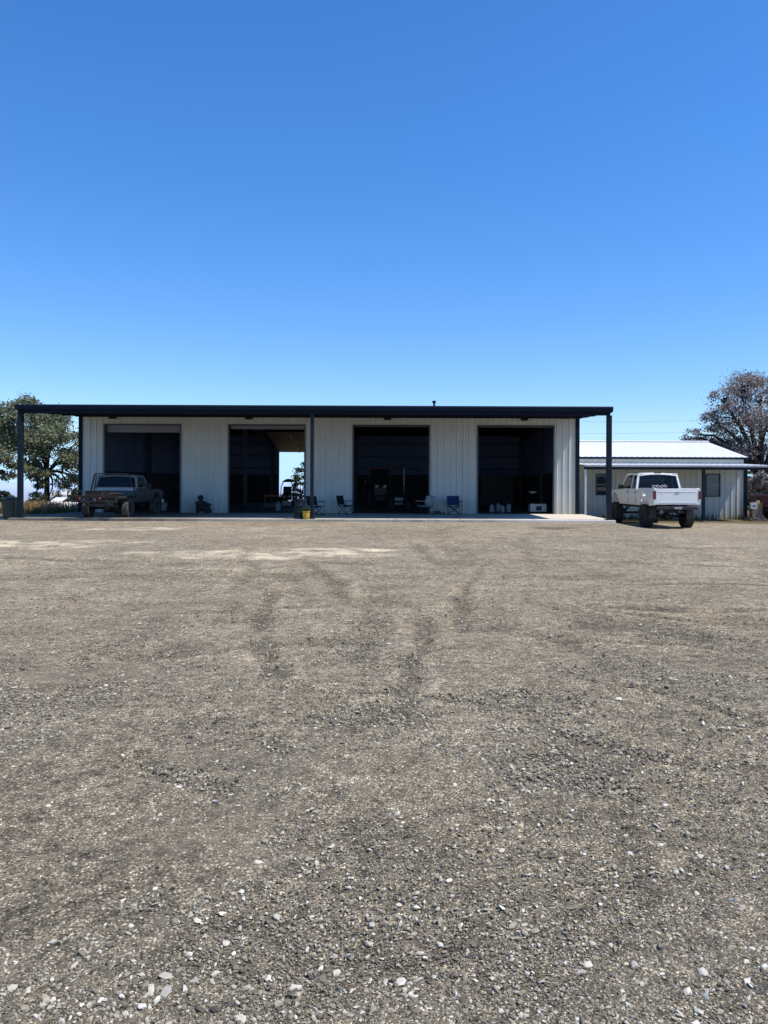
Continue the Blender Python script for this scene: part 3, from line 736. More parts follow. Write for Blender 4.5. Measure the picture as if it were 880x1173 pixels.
def greenhouse(T, hw, y0, y1, zb, zr, paint, inset=.16, rear_rake=.14, front_rake=.62, doors=1, seats=True, rearrake_paint=None):
    """pillars, roof and glass between belt zb and roof zr, cab from y0 (rear) to y1 (front of door)"""
    ht = hw-inset; ry0, ry1 = y0+rear_rake, y1-front_rake+.12
    top = zr-.07
    bm = NB()
    # roof: crowned slab
    nn = 7
    grid = []
    for i in range(nn):
        row = []
        for j in range(nn):
            u, w_ = i/(nn-1)*2-1, j/(nn-1)*2-1
            row.append(bm.verts.new((u*(ht+.025), (ry0+ry1)/2+w_*((ry1-ry0)/2+.03), zr-.055*u*u-.05*w_*w_-.02*(u*w_)**2)))
        grid.append(row)
    for i in range(nn-1):
        for j in range(nn-1): bm.faces.new((grid[i][j], grid[i+1][j], grid[i+1][j+1], grid[i][j+1])).smooth = True
    geo = bmesh.ops.extrude_face_region(bm, geom=bm.faces[:])
    for v in geo['geom']:
        if isinstance(v, bmesh.types.BMVert): v.co.z -= .05
    obj('roof', bm, M[paint], T, bevel=.012)
    bm = NB()
    def corner(x, yb, yt): return Vector((x*hw*.965, yb, zb-.02)), Vector((x*ht, yt, top))
    for s in (-1, 1):
        for yb, yt, w_ in ((y0+.06, ry0+.05, .10), (y1-.02, ry1-.02, .07)):
            a, b = corner(s, yb, yt); bar(bm, a, b, .07, w_)
        nmid = doors
        for k in range(1, nmid+1):
            f = k/(nmid+1) if nmid > 1 else .40
            if doors == 0: continue
            yb = y0+(y1-.35-y0)*f; yt = ry0+(ry1-ry0)*f
            a, b = corner(s, yb, yt); bar(bm, a, b, .055, .075)
        a, _ = corner(s, 0, 0)
        bar(bm, (s*ht, ry0, top), (s*ht, ry1, top), .06, .06)
        bar(bm, (s*hw*.965, y0+.03, zb), (s*hw*.965, y1, zb), .07, .05)
    for (yb, yt) in ((y0+.05, ry0+.04), (y1, ry1)):
        bar(bm, (-ht, yt, top), (ht, yt, top), .06, .06); bar(bm, (-hw*.96, yb, zb), (hw*.96, yb, zb), .07, .05)
    obj('pillar', bm, M[paint], T, bevel=.01)
    g_ = []
    def win(q):
        bm = NB(); pane(bm, q); g_.append(obj('window', bm, M['glass'], T)); return g_[-1]
    e = .985
    rear = win([(-hw*.94, y0+.05, zb+.02), (hw*.94, y0+.05, zb+.02), (ht*.97, ry0+.03, top), (-ht*.97, ry0+.03, top)])
    win([(hw*.94, y1-.01, zb+.02), (-hw*.94, y1-.01, zb+.02), (-ht*.97, ry1-.01, top), (ht*.97, ry1-.01, top)])
    for s in (-1, 1): win([(s*hw*.963, y0+.1, zb+.02), (s*hw*.963, y1-.04, zb+.02), (s*ht, ry1-.04, top), (s*ht, ry0+.07, top)])
    # rubber seal round the rear glass
    bm = NB()
    q = [Vector((-hw*.90, y0+.04, zb+.035)), Vector((hw*.90, y0+.04, zb+.035)), Vector((ht*.93, ry0+.018, top-.03)), Vector((-ht*.93, ry0+.018, top-.03))]
    for i in range(4): bar(bm, q[i], q[(i+1) % 4], .025, .03)
    obj('seal', bm, M['black_plastic'], rear)
    return rear

def pickup(T, hw, wb, tail, bed, cab, hood, zs, zt, zbelt, zroof, wr, wdth, paint, doors=2, hasbed=True, tyre='black_rubber', lower=None, zh=None):
    """origin: ground under tail centre, +y forward. bed/cab/hood lengths; zs sill height, zt rail top"""
    L = bed+cab+hood; ya = tail; yf = tail+wb; c0 = bed; c1 = bed+cab
    ar = wr*1.14; zax = wr
    lower = lower or paint
    if hasbed:
        for s in (-1, 1):
            bm = NB()
            a = arch_pts(ya, zs, ar)
            pts = [(0, zs+.06)] + [p for p in a] + [(bed-.03, zs), (bed-.03, zt-.02), (0, zt)]
            prism_x(bm, pts, s*hw, s*(hw-.10)); curve_sides(bm, [zs+(zt-zs)*k for k in (.2, .4, .55, .62, .75, .9)], hw, .05)
            obj('bed_side', bm, M[paint], T, bevel=.012)
            bm = NB()                                        # rolled rail cap
            bar(bm, (s*(hw-.10), .06, zt+.008), (s*(hw-.10), bed-.04, zt-.012), .12, .022); obj('bed_rail', bm, M['white_paint'] if paint == 'white_paint' else M[paint], T, bevel=.008)
            bm = NB()                                        # wheel house
            prism_x(bm, [(ya-ar, zs+.05), (ya-ar*.8, zs+.42), (ya+ar*.8, zs+.42), (ya+ar, zs+.05)], s*(hw-.101), s*(hw-.34)); obj('wheel_housing', bm, M[paint], T, bevel=.03)
        bm = NB(); bx(bm, -hw+.101, hw-.101, .05, bed-.03, zs+.12, zs+.16); bx(bm, -hw+.101, hw-.101, bed-.07, bed-.03, zs+.161, zt-.03)
        obj('bed_floor', bm, M[paint], T)
        bm = NB(); bx(bm, -hw+.105, hw-.105, .0, .055, zs+.075, zt-.005)
        tg = obj('tailgate', bm, M[paint], T, bevel=.014)
        bm = NB(); zm = (zs+zt)/2
        bx(bm, -hw+.22, hw-.22, -.012, -.001, zs+.15, zs+.17); bx(bm, -hw+.22, hw-.22, -.012, -.001, zt-.14, zt-.12)
        obj('tailgate_crease', bm, M[paint], tg, bevel=.005)
        bm = NB(); bx(bm, -.09, .09, -.018, -.001, zt-.20, zt-.13); obj('handle', bm, M['pale_band'] if paint == 'white_paint' else M['black_plastic'], tg, bevel=.005)
        for s in (-1, 1):
            bm = NB(); bx(bm, s*(hw-.055)-.055, s*(hw-.055)+.055, -.022, .06, zs+.30, zt-.10); obj('tail_light', bm, M['red_lamp'], T, bevel=.012)
    # cab lower body and doors
    bm = NB(); prism_x(bm, [(c0, zs), (c1, zs), (c1, zbelt), (c0, zbelt)], -hw, hw); curve_sides(bm, [zs+(zbelt-zs)*k for k in (.2, .4, .55, .62, .75, .9)], hw, .055)
    obj('cab', bm, M[lower], T, bevel=.018)
    # door outlines + handles
    dl = (cab-.12)/doors
    for s in (-1, 1):
        for k in range(doors):
            y0 = c0+.10+k*dl
            bm = NB()
            for z0, z1 in ((zs+.07, zs+.09),): bx(bm, s*(hw-.045)-.006, s*(hw-.045)+.006, y0, y0+dl-.03, z0, z1)
            bx(bm, s*(hw-.010)-.008, s*(hw-.010)+.008, y0-.006, y0+.006, zs+.09, zbelt-.04)
            d = obj('door', bm, M['black_plastic'], T)
            bm = NB(); bx(bm, s*(hw+.005)-.014, s*(hw+.005)+.014, y0+.06, y0+.20, zbelt-.17, zbelt-.135); obj('handle', bm, M['black_plastic'], d, bevel=.006)
        bm = NB(); box(bm, (s*(hw+.16), c1-.52, zbelt+.10), (.22, .10, .19)); bar(bm, (s*(hw-.05), c1-.50, zbelt+.02), (s*(hw+.10), c1-.51, zbelt+.05), .04, .04)
        obj('mirror', bm, M['black_plastic'], T, bevel=.02)
    # front clip
    zh = zh or zbelt-.02
    a = arch_pts(yf, zs, ar)
    bm = NB()
    pts = [(c1+.002, zs)] + [p for p in a if c1+.02 < p[0] < L-.08] + [(L-.05, zs+.02), (L, zs+.12), (L, zh-.18), (L-.05, zh-.10), (L-.35, zh-.05), (c1+.002, zh)]
    prism_x(bm, pts, -hw, hw); curve_sides(bm, [zs+(zh-zs)*k for k in (.2, .4, .55, .62, .75, .9)], hw, .06)
    obj('front_fender', bm, M[lower], T, bevel=.03)
    bm = NB(); bx(bm, -hw*.62, hw*.62, L-.005, L+.02, zh-.46, zh-.20)
    for k in range(4): bx(bm, -hw*.60, hw*.60, L+.021, L+.03, zh-.44+k*.065, zh-.42+k*.065)
    obj('grille', bm, M['black_plastic'], T)
    for s in (-1, 1):
        bm = NB(); bx(bm, s*hw*.78-.11, s*hw*.78+.11, L-.01, L+.025, zh-.44, zh-.22); obj('headlight', bm, M['clear_lamp'], T, bevel=.02)
    bm = NB(); bx(bm, -hw, hw, L-.02, L+.14, zs-.12, zs+.08); obj('front_bumper', bm, M['chrome'], T, bevel=.04)
    # frame, axles, wheels
    bm = NB()
    for s in (-1, 1): bar(bm, (s*.43, .08, zs-.05), (s*.43, L-.1, zs-.05), .08, .16)
    for y in (.15, ya-.6, ya+.6, c0+.4, c1-.3, L-.4): bx(bm, -.43, .43, y-.05, y+.05, zs-.13, zs-.02)
    obj('chassis', bm, M['black_metal'], T)
    for y in (ya, yf):
        bm = NB(); tube(bm, [(-hw+.2, y, zax), (hw-.2, y, zax)], .055, 10)
        lathe(bm, [(0, -.19), (.12, -.16), (.17, -.05), (.17, .05), (.12, .16), (0, .19)], 16, Matrix.Translation((.0 if y == ya else .3, y, zax)) @ Matrix.Rotation(R(90), 4, 'X'))
        for s in (-1, 1):
            bar(bm, (s*.50, y-.62, zs-.14), (s*.50, y, zax+.09), .07, .045); bar(bm, (s*.50, y, zax+.09), (s*.50, y+.62, zs-.14), .07, .045); tube(bm, [(s*.56, y-.08, zax), (s*.46, y-.25, zs-.02)], .03, 8)
        obj('axle', bm, M['black_metal'], T)
        for s in (-1, 1): wheel(T, (s*(hw-wdth/2+.05), y, wr), wr, wdth, s, tyre, 'black_metal')
    return L, c0, c1

# white crew cab pickup by the right post
TX, TY = 11.0, 31.6
gzr = -.25
T = thing('white_pickup', 'white lifted crew cab pickup parked tail out beside the right canopy post', 'pickup truck', (TX-.08, TY, gzr), R(2.8))
L, c0, c1 = pickup(T, 1.0, 3.9, 1.2, 2.05, 2.15, 1.6, .93, 1.67, 1.62, 2.36, .49, .36, 'white_paint', doors=2)
rear = greenhouse(T, 1.0, c0, c1, 1.62, 2.36, 'white_paint', doors=1)
seat_row(T, c0+.55, 1.05, .9, 1.80); seat_row(T, c0+1.25, 1.05, .9, 1.80)
bm = NB(); bx(bm, -.9, .9, c1-.25, c1-.02, 1.35, 1.64); obj('dashboard', bm, M['black_plastic'], T, bevel=.04)
# marks stuck on the rear glass: two rows of small pale curls
bm = NB()
nrm_ = Vector((0, -1, .0))
def on_glass(u, z): return (u, c0+.05+.14*(z-1.64)/(2.29-1.64)-.012, z)
for (u0, zz, sgn) in ((-.20, 1.74, 1), (-.02, 1.76, -1), (.16, 1.74, 1), (.30, 1.77, -1)):
    tube(bm, [on_glass(u0+.09*math.cos(k*.5)*(1-.04*k), zz+.045*math.sin(k*.5)*sgn) for k in range(12)], .012, 6)
obj('window_sticker', bm, M['white_plastic'], rear)
bm = NB(); box(bm, (0, c0+.155, 2.33), (.30, .05, .05)); obj('brake_light', bm, M['red_lamp'], T, bevel=.012)
bm = NB(); bx(bm, -.86, .86, -.05, .06, .80, .93); bx(bm, -.25, .25, -.10, -.051, .82, .915); obj('rear_bumper', bm, M['black_metal'], T, bevel=.015)
bm = NB(); bx(bm, -.05, .05, -.22, .3, .66, .76); lathe(bm, [(0, .09), (.035, .075), (.035, .03), (.015, .0)], 12, Matrix.Translation((0, -.18, .76))); bx(bm, -.30, .30, .02, .09, .66, .74); obj('hitch', bm, M['black_metal'], T, bevel=.006)
bm = NB(); bx(bm, -.155, .155, -.115, -.103, .825, .91); obj('licence_plate', bm, M['pale_band'], T)
bm = NB(); tube(bm, [(.55, .10, .78), (.52, .5, .80), (.50, 1.8, .84), (.45, 2.8, .84)], .04, 10); obj('exhaust_pipe', bm, M['rust'], T)
lathe_bm = NB(); lathe(lathe_bm, [(.19, -.11), (.32, -.13), (.37, -.08), (.37, .08), (.32, .13), (.19, .11), (.19, -.11)], 24, Matrix.Translation((0, .55, .80))); obj('spare_tyre', lathe_bm, M['black_rubber'], T)
for s in (-1, 1):
    bm = NB(); bx(bm, s*.80-.15, s*.80+.15, .62, .64, .40, .88); obj('mud_flap', bm, M['black_plastic'], T)

# stripped old pickup under the canopy
OX = -12.96; OY = 31.45
T = thing('stripped_pickup', 'old olive grey single cab pickup with its bed removed parked under the left canopy', 'pickup truck', (OX, OY, SZ), R(-1.5))
L, c0, c1 = pickup(T, .93, 3.2, 1.25, 2.05, 1.5, 1.75, .62, 1.2, 1.24, 1.84, .39, .27, 'olive', doors=1, hasbed=False, tyre='dusty_rubber', zh=1.20)
greenhouse(T, .93, c0, c1, 1.24, 1.84, 'grey_paint', inset=.14, doors=0)
bm = NB(); bx(bm, -.86, .86, c0-.012, c0-.002, 1.12, 1.25); obj('pale_band', bm, M['pale_band'], T, bevel=.004)
bm = NB(); bx(bm, -.78, .78, c0+.42, c0+.95, .75, .98); box(bm, (0, c0+.38, 1.18), (1.5, .16, .5), Matrix.Rotation(R(-10), 3, 'X')); obj('seat', bm, M['fabric_dark'], T, bevel=.04)
bm = NB()                                                   # rusted flat deck frame
for s in (-1, 1): bar(bm, (s*.90, -.02, .86), (s*.90, c0-.12, .86), .06, .10)
for y in np.linspace(.05, c0-.15, 7): bx(bm, -.87, .87, y-.035, y+.035, .82, .89)
obj('deck_frame', bm, M['rust'], T, bevel=.006)
bm = NB(); bx(bm, -.92, .92, -.10, -.04, .66, .74); bx(bm, -.92, .92, -.10, -.04, .90, .94)
for x in (-.88, -.62, -.3, .22, .5, .88): bx(bm, x-.03, x+.03, -.095, -.045, .74, .90)
rb_ = obj('rear_crossbar', bm, M['rust'], T, bevel=.008)
for x in (-.62, .22):
    bm = NB(); lathe(bm, [(0, .04), (.05, .035), (.065, .0)], 16, Matrix.Translation((x, -.10, .80)) @ Matrix.Rotation(R(90), 4, 'X')); obj('tail_light', bm, M['red_lamp'], rb_)
bm = NB()                                                   # welded side rack at the left rear
for x, y in ((-1.10, -.1), (-1.10, .5), (-.80, -.1), (-.80, .5)): bar(bm, (x, y, .83), (x, y, 1.12), .035, .035)
for a, b in (((-1.10, -.1, 1.12), (-.80, -.1, 1.12)), ((-1.10, .5, 1.12), (-.80, .5, 1.12)), ((-1.10, -.1, 1.12), (-1.10, .5, 1.12)), ((-.80, -.1, 1.12), (-.80, .5, 1.12)), ((-1.12, -.1, .93), (-.80, -.1, .93)), ((-1.12, .5, .90), (-.80, .5, .90))): bar(bm, a, b, .035, .035)
obj('side_rack', bm, M['rust'], T)
bm = NB()                                                   # black rack behind the cab, raking out to the left
bar(bm, (-.92, c0-.02, 1.83), (-1.12, c0-.08, .90), .05, .05); bar(bm, (-.84, c0-.03, 1.80), (-.98, c0-.08, .90), .04, .04); bar(bm, (-.92, c0-.03, 1.85), (.55, c0-.03, 1.86), .05, .05); bar(bm, (.55, c0-.03, 1.86), (.92, c0-.04, .90), .04, .04)
obj('headache_rack', bm, M['black_metal'], T)
bm = NB(); bx(bm, -.55, .15, .25, .75, .905, 1.10); bx(bm, -.57, .17, .24, .76, 1.101, 1.13)
tb = tag(obj('toolbox', bm, M['rust'], bevel=.012), 'rusty brown steel toolbox lying on the stripped pickup deck', 'toolbox')
tb.location = (OX, OY+.02, SZ)
bm = NB(); tube(bm, [(.25, .4, .97), (.55, .45, 1.0), (.80, .9, .98)], [.05, .06, .04], 10); tube(bm, [(.35, .2, .95), (.6, .55, 1.02)], .045, 10); lathe(bm, [(.1, 0), (.14, .03), (.14, .12), (.1, .15), (.1, 0)], 16, Matrix.Translation((.45, .75, .9)))
so_ = tag(obj('scrap_pipe', bm, M['rust']), 'rusty bent pipe and hub lying on the stripped pickup deck', 'scrap metal'); so_.location = (OX, OY, SZ)

# maroon pickup at the right edge, under the long porch beam
T = thing('maroon_pickup', 'faded maroon pickup mostly cut off by the right edge beyond the house', 'pickup truck', (17.75, 39.25, gzf(18, 39)), R(-84))
L, c0, c1 = pickup(T, .95, 3.3, 1.15, 2.0, 1.55, 1.6, .62, 1.28, 1.26, 1.86, .40, .27, 'maroon', doors=1)
greenhouse(T, .95, c0, c1, 1.26, 1.86, 'maroon', doors=0)

# ------------------------------------------------------------------ the pale house
HX0, HX1, HY, HD = 8.55, 17.62, 40.6, 51.4
H = thing('pale_metal_house', 'low pale metal house with bright white roof and covered porch', 'house', (13, HY, -.3))
HO = Vector(H.location)
def hobj(name, bm, mat, parent=None, **k):
    bmesh.ops.translate(bm, verts=bm.verts, vec=-HO); return obj(name, bm, mat, parent or H, **k)
HB = -.9
wins = [(9.72, 10.55, .98, 2.12), (15.52, 16.30, .92, 2.15)]
bm = NB(); x = HX0
for a, b, z0, z1 in wins:
    ribbed(bm, x, a, HY, HB, 2.98, HX0+.1); ribbed(bm, a, b, HY, HB, z0, HX0+.1); ribbed(bm, a, b, HY, z1, 2.98, HX0+.1); x = b
ribbed(bm, x, HX1-.1, HY, HB, 2.98, HX0+.1)
hobj('wall', bm, M['white_steel'])
bm = NB(); ribbed(bm, HY+.02, HD, HX1, HB, 2.98, HY, sgn=1, axis='y')
ve = [bm.verts.new((HX1, HY, 2.98)), bm.verts.new((HX1, HD, 2.98)), bm.verts.new((HX1, (HY+HD)/2, 4.0))]; bm.faces.new(ve); hobj('wall', bm, M['white_steel'])
bm = NB(); bx(bm, HX0, HX0+.04, HY+.02, HD, HB, 2.98); bx(bm, HX0+.05, HX1, HD-.04, HD, HB, 2.98); hobj('wall', bm, M['white_steel'])
def roof_sheet(bm, x0, x1, ya, za, yb, zb, pitch=.305, d=.03):
    pts = [(x0, 0)]; k = 0
    while x0+.1+k*pitch < x1-.05:
        c_ = x0+.1+k*pitch
        for dx, h in ((-.045, 0), (-.02, d), (.02, d), (.045, 0)): pts.append((c_+dx, h*.6))
        k += 1
    pts.append((x1, 0))
    A = [bm.verts.new((p[0], ya, za+p[1])) for p in pts]; Bv = [bm.verts.new((p[0], yb, zb+p[1])) for p in pts]
    A2 = [bm.verts.new((p[0], ya, za+p[1]-.012)) for p in pts]; B2 = [bm.verts.new((p[0], yb, zb+p[1]-.012)) for p in pts]
    for i in range(len(pts)-1):
        bm.faces.new((A[i], A[i+1], Bv[i+1], Bv[i])); bm.faces.new((A2[i], B2[i], B2[i+1], A2[i+1])); bm.faces.new((A[i], A2[i], A2[i+1], A[i+1])); bm.faces.new((Bv[i], Bv[i+1], B2[i+1], B2[i]))
MYR = (HY+HD)/2; ER = 3.02; RR = 4.10
bm = NB(); roof_sheet(bm, HX0-.1, HX1+.12, HY-.12, ER, MYR, RR); roof_sheet(bm, HX0-.1, HX1+.12, HD+.25, ER, MYR+.002, RR)
rf = hobj('roof', bm, M['white_roof'])
bm = NB(); prism_x(bm, [(MYR-.16, RR+.015), (MYR, RR+.06), (MYR+.16, RR+.015), (MYR+.16, RR+.035), (MYR, RR+.08), (MYR-.16, RR+.035)], HX0-.1, HX1+.12); hobj('ridge_cap', bm, M['white_roof'], rf)
bm = NB(); bx(bm, HX0-.1, HX1+.10, HY-.16, HY-.10, 2.90, 3.005); hobj('eave_trim', bm, M['navy'])
bm = NB(); bar(bm, (HX1+.15, HY-.14, 2.96), (HX1+.15, MYR, RR-.06), .06, .16); bar(bm, (HX1+.15, MYR+.001, RR-.06), (HX1+.15, HD+.2, 2.96), .06, .16); hobj('rake_trim', bm, M['navy'])
PF = 37.6
bm = NB(); roof_sheet(bm, HX0-.1, HX1+.04, PF, 2.525, HY-.05, 2.66); hobj('porch_roof', bm, M['white_roof'])
bm = NB(); bx(bm, HX0-.1, 21.2, PF+.05, PF+.17, 2.30, 2.48); hobj('porch_beam', bm, M['navy_post'], bevel=.01)
bm = NB(); bx(bm, HX0-.1, 21.2, PF-.02, PF+.045, 2.43, 2.52); hobj('porch_gutter', bm, M['pale_band'], bevel=.01)
bm = NB(); bx(bm, HX1-.099, HX1+.10, HY-.06, HY+.10, HB, 2.88); hobj('corner_trim', bm, M['navy'])
for xx, mt, w_ in ((8.52, 'white_plastic', .10), (14.32, 'navy_post', .14), (20.9, 'navy_post', .14)):
    z0 = gzf(xx, PF+.1)
    bm = NB(); bx(bm, xx-w_/2, xx+w_/2, PF+.11-w_/2, PF+.11+w_/2, z0-.05, 2.30); pp = hobj('porch_post', bm, M[mt], bevel=.008)
    bm = NB(); lathe(bm, [(0, .05), (.19, .045), (.2, 0)], 20, Matrix.Translation((xx, PF+.11, z0))); hobj('base_plate', bm, M['black_metal'], pp)
for a, b, z0, z1 in wins:
    bm = NB()
    for x0, x1, y0, y1 in ((a, a+.06, z0, z1), (b-.06, b, z0, z1), (a+.061, b-.061, z0, z0+.06), (a+.061, b-.061, z1-.06, z1), (a+.061, b-.061, (z0+z1)/2-.025, (z0+z1)/2+.025)): bx(bm, x0, x1, HY-.05, HY+.05, y0, y1)
    wn = hobj('window', bm, M['grey_steel'])
    bm = NB(); bx(bm, a+.05, b-.05, HY+.01, HY+.02, z0+.05, z1-.05); hobj('pane', bm, M['win_glass'], wn)
    bm = NB(); bx(bm, a+.061, b-.061, HY-.06, HY-.051, (z0+z1)/2-.018, (z0+z1)/2+.012); hobj('sash_rail', bm, M['pale_band'], wn)

# ------------------------------------------------------------------ trees and plants
def leaves(pts, size, rng, droop=0.0):
    n = len(pts)
    Rm = rand_rot(n)
    s = size*rng.uniform(.6, 1.35, n)
    q = np.array([(-.5, 0, 0), (0, -.30, .06), (.5, 0, 0), (0, .30, .06)])
    Vv = np.einsum('nij,kj->nki', Rm, q)*s[:, None, None]
    Vv += pts[:, None, :]
    Fv = np.arange(n*4).reshape(n, 4)
    return Vv.reshape(-1, 3), Fv

def tree(name, label, cat, base, H_, clumps, nleaf, size, lmat, bmat, trunk_r, seed, group=None, fork=.3, lean=(0, 0), twig=5, hollow=.35):
    """clumps: (dx, dy, z, rx, rz) relative to base"""
    rng = np.random.default_rng(seed)
    T = thing(name, label, cat, base, 0, group)
    bm = NB()
    fk = Vector((lean[0], lean[1], H_*fork))
    tube(bm, [(0, 0, -.5), (0, 0, .0), (lean[0]*.4, lean[1]*.4, H_*fork*.5), fk], [trunk_r*1.5, trunk_r*1.25, trunk_r, trunk_r*.9], 10)
    pts = []
    tot = sum(c[3]**2*c[4] for c in clumps)
    for (dx, dy, z, rx, rz) in clumps:
        c_ = Vector((dx, dy, z))
        mid = fk.lerp(c_, .5)+Vector((rng.normal()*.25, rng.normal()*.25, .12*(c_-fk).length))
        tube(bm, [fk-Vector((0, 0, .15)), fk.lerp(mid, .5)+Vector((0, 0, .1)), mid, mid.lerp(c_, .6)+Vector(rng.normal(size=3)*.12), c_], [trunk_r*.62, trunk_r*.5, trunk_r*.36, trunk_r*.24, trunk_r*.12], 7)
        m = max(30, int(nleaf*rx*rx*rz/tot))
        # twigs, each with its own tuft of leaves
        nt_ = max(6, int(twig*rx*rx*4))
        for k in range(nt_):
            d = rng.normal(size=3); d /= np.linalg.norm(d)
            rad = rng.uniform(hollow, 1.0)**.6
            e = np.array([dx, dy, z])+d*np.array([rx, rx, rz])*rad
            if k % 2 == 0:
                st = mid.lerp(c_, rng.uniform(.4, 1.0))
                mm = st.lerp(Vector(e), .5)+Vector(rng.normal(size=3)*.10*rx)
                tube(bm, [st, mm, Vector(e)], [trunk_r*.11, trunk_r*.07, trunk_r*.03], 5)
            mk = max(4, int(m/nt_*rng.uniform(.4, 1.7)))
            sp = rx*rng.uniform(.16, .30)
            pts.append(e+rng.normal(size=(mk, 3))*np.array([sp, sp, sp*.62]))
    obj('trunk', bm, M[bmat], T)
    v, f = leaves(np.concatenate(pts), size, rng)
    np_mesh('crown', v, f, M[lmat], T)
    return T

def pxz(px, py, y):
    """helper used while laying the scene out: ground-plan x and height for a depth"""
    return (px-472)/F*y, EYE+(552-py)/F*y
def rc(px, py, y, rpx, rpz, base, dy=0):
    x, z = pxz(px, py, y); return (x-base[0], dy, z-base[2], rpx*y/F, rpz*y/F)

b = (-24.0, 50.5, gzf(-24, 50.5))
cl = [rc(55, 478, 50.5, 22, 12, b), rc(38, 490, 50.5, 24, 16, b, .8), rc(70, 500, 50.5, 20, 12, b, -.8), rc(90, 506, 50.5, 18, 12, b, .5), rc(45, 512, 50.5, 26, 14, b, -1.2), rc(72, 526, 50.5, 18, 10, b, .7), rc(92, 532, 50.5, 16, 13, b, -.6),
      rc(38, 534, 50.5, 16, 8, b, -.5), rc(72, 552, 50.5, 15, 9, b, .8), rc(90, 558, 50.5, 14, 13, b, 0), rc(42, 556, 50.5, 10, 6, b, 1), rc(64, 570, 50.5, 11, 8, b, -.9), rc(52, 550, 50.5, 12, 7, b, -1.1), rc(50, 572, 50.5, 9, 7, b, -1.0), rc(58, 542, 50.5, 12, 7, b, -1.2), rc(84, 576, 50.5, 12, 8, b, .6), rc(28, 470, 50.5, 16, 12, b, 0)]
tree('oak_tree', 'broad green oak seen between the left canopy post and the shop corner', 'tree', b, 6.9, cl, 26000, .155, 'leaf_oak', 'bark_dark', .17, 3, fork=.40)
b = (-27.2, 47.0, gzf(-27.2, 47))
cl = [rc(4, 478, 47, 18, 14, b), rc(-14, 496, 47, 22, 18, b), rc(14, 500, 47, 18, 12, b, .8), rc(2, 524, 47, 20, 9, b, -.7), rc(20, 536, 47, 12, 8, b, .5), rc(-24, 525, 47, 20, 14, b), rc(6, 545, 47, 12, 5, b)]
tree('oak_tree', 'dark green oak cut off by the left edge of the picture', 'tree', b, 6.6, cl, 17000, .155, 'leaf_oak', 'bark_dark', .24, 5, fork=.42, lean=(.2, 0))
b = (27.6, 60, gzf(27.6, 60))
cl = [rc(850, 440, 60, 22, 15, b), rc(878, 446, 60, 26, 18, b, 1), rc(824, 455, 60, 16, 15, b, -.8), rc(842, 474, 60, 24, 16, b, .6), rc(818, 482, 60, 16, 14, b), rc(868, 484, 60, 28, 16, b, -1.5), rc(800, 496, 60, 14, 10, b, .4), rc(836, 500, 60, 22, 11, b, 1.2),
      rc(786, 502, 60, 12, 6, b), rc(870, 508, 60, 24, 12, b, 1), rc(905, 470, 60, 26, 26, b), rc(925, 500, 60, 24, 20, b), rc(845, 516, 60, 18, 7, b, -1)]
tree('dry_oak_tree', 'large oak with dry brown leaves standing behind the white roofed house', 'tree', b, 9.4, cl, 25000, .16, 'leaf_brown', 'bark_dark', .40, 9, fork=.36, lean=(-.3, 0), twig=3, hollow=.45)
# tree beyond the open rear door
b = (-9.6, 66, gzf(-9.6, 66)); 
cl = [rc(343, 552, 66, 9, 9, b), rc(350, 538, 66, 9, 9, b), rc(339, 566, 66, 9, 8, b, .5), rc(345, 578, 66, 12, 9, b), rc(362, 552, 66, 10, 14, b)]
tree('green_tree', 'small green tree seen through the open rear door of the shop', 'tree', b, 4.2, cl, 5200, .17, 'leaf_shrub', 'bark', .10, 12, fork=.3)

def bush(label, px, y, top, rpx, n, lm, seed, group=None, name='bush', size=.17):
    x = (px-472)/F*y; z0 = gzf(x, y); zt = EYE+(552-top)/F*y; h = zt-z0; rx = rpx*y/F
    rng = np.random.default_rng(seed)
    cl = [(rng.uniform(-.55, .55)*rx, rng.uniform(-.4, .4)*rx, h*rng.uniform(.30, .78), rx*rng.uniform(.35, .6), h*rng.uniform(.18, .30)) for _ in range(7)]
    return tree(name, label, 'bush', (x, y, z0), h, cl, n, size, lm, 'bark', .05+.01*h, seed, group, fork=.15, twig=6, hollow=.2)
bush('low dark bush behind the wheeled bin on the far left', 4, 72, 563, 14, 2600, 'leaf_far', 21, size=.26)
bush('rounded bush just right of the left canopy post', 36, 70, 565, 11, 2400, 'leaf_far', 22, size=.25)
bush('leafy bush in shade at the foot of the broad oak', 50, 53, 570, 10, 2400, 'leaf_shrub', 23, size=.17)
bush('bush beside the shop corner behind the stripped pickup', 84, 54, 560, 10, 2400, 'leaf_shrub', 24, size=.17)
bush('brown brush thicket behind the maroon pickup', 872, 47, 532, 22, 6500, 'leaf_brown', 25, size=.16)
bush('dark green brush beside the house corner', 864, 54, 536, 12, 4200, 'leaf_shrub', 26, size=.17)
bush('low bush beyond the rear door left of the small green tree', 326, 68, 567, 10, 2600, 'leaf_shrub', 27, size=.2)
# far wooded rise: a continuous belt too far to count
pts = []
for k in range(260):
    y = RNG.uniform(150, 330); px = RNG.uniform(-260, 1150); x = (px-472)/F*y; z0 = gzf(x, y)
    h = RNG.uniform(1.6, 4.2); r_ = h*RNG.uniform(.6, 1.1)
    pts.append(np.array([x, y, z0+h*.5])+RNG.normal(size=(90, 3))*np.array([r_*.5, r_*.5, h*.27]))
v, f = leaves(np.concatenate(pts), .75, RNG)
tag(np_mesh('far_woodland', v, f, M['leaf_far']), 'distant belt of low scrub trees on the falling land', 'woodland', kind='stuff')

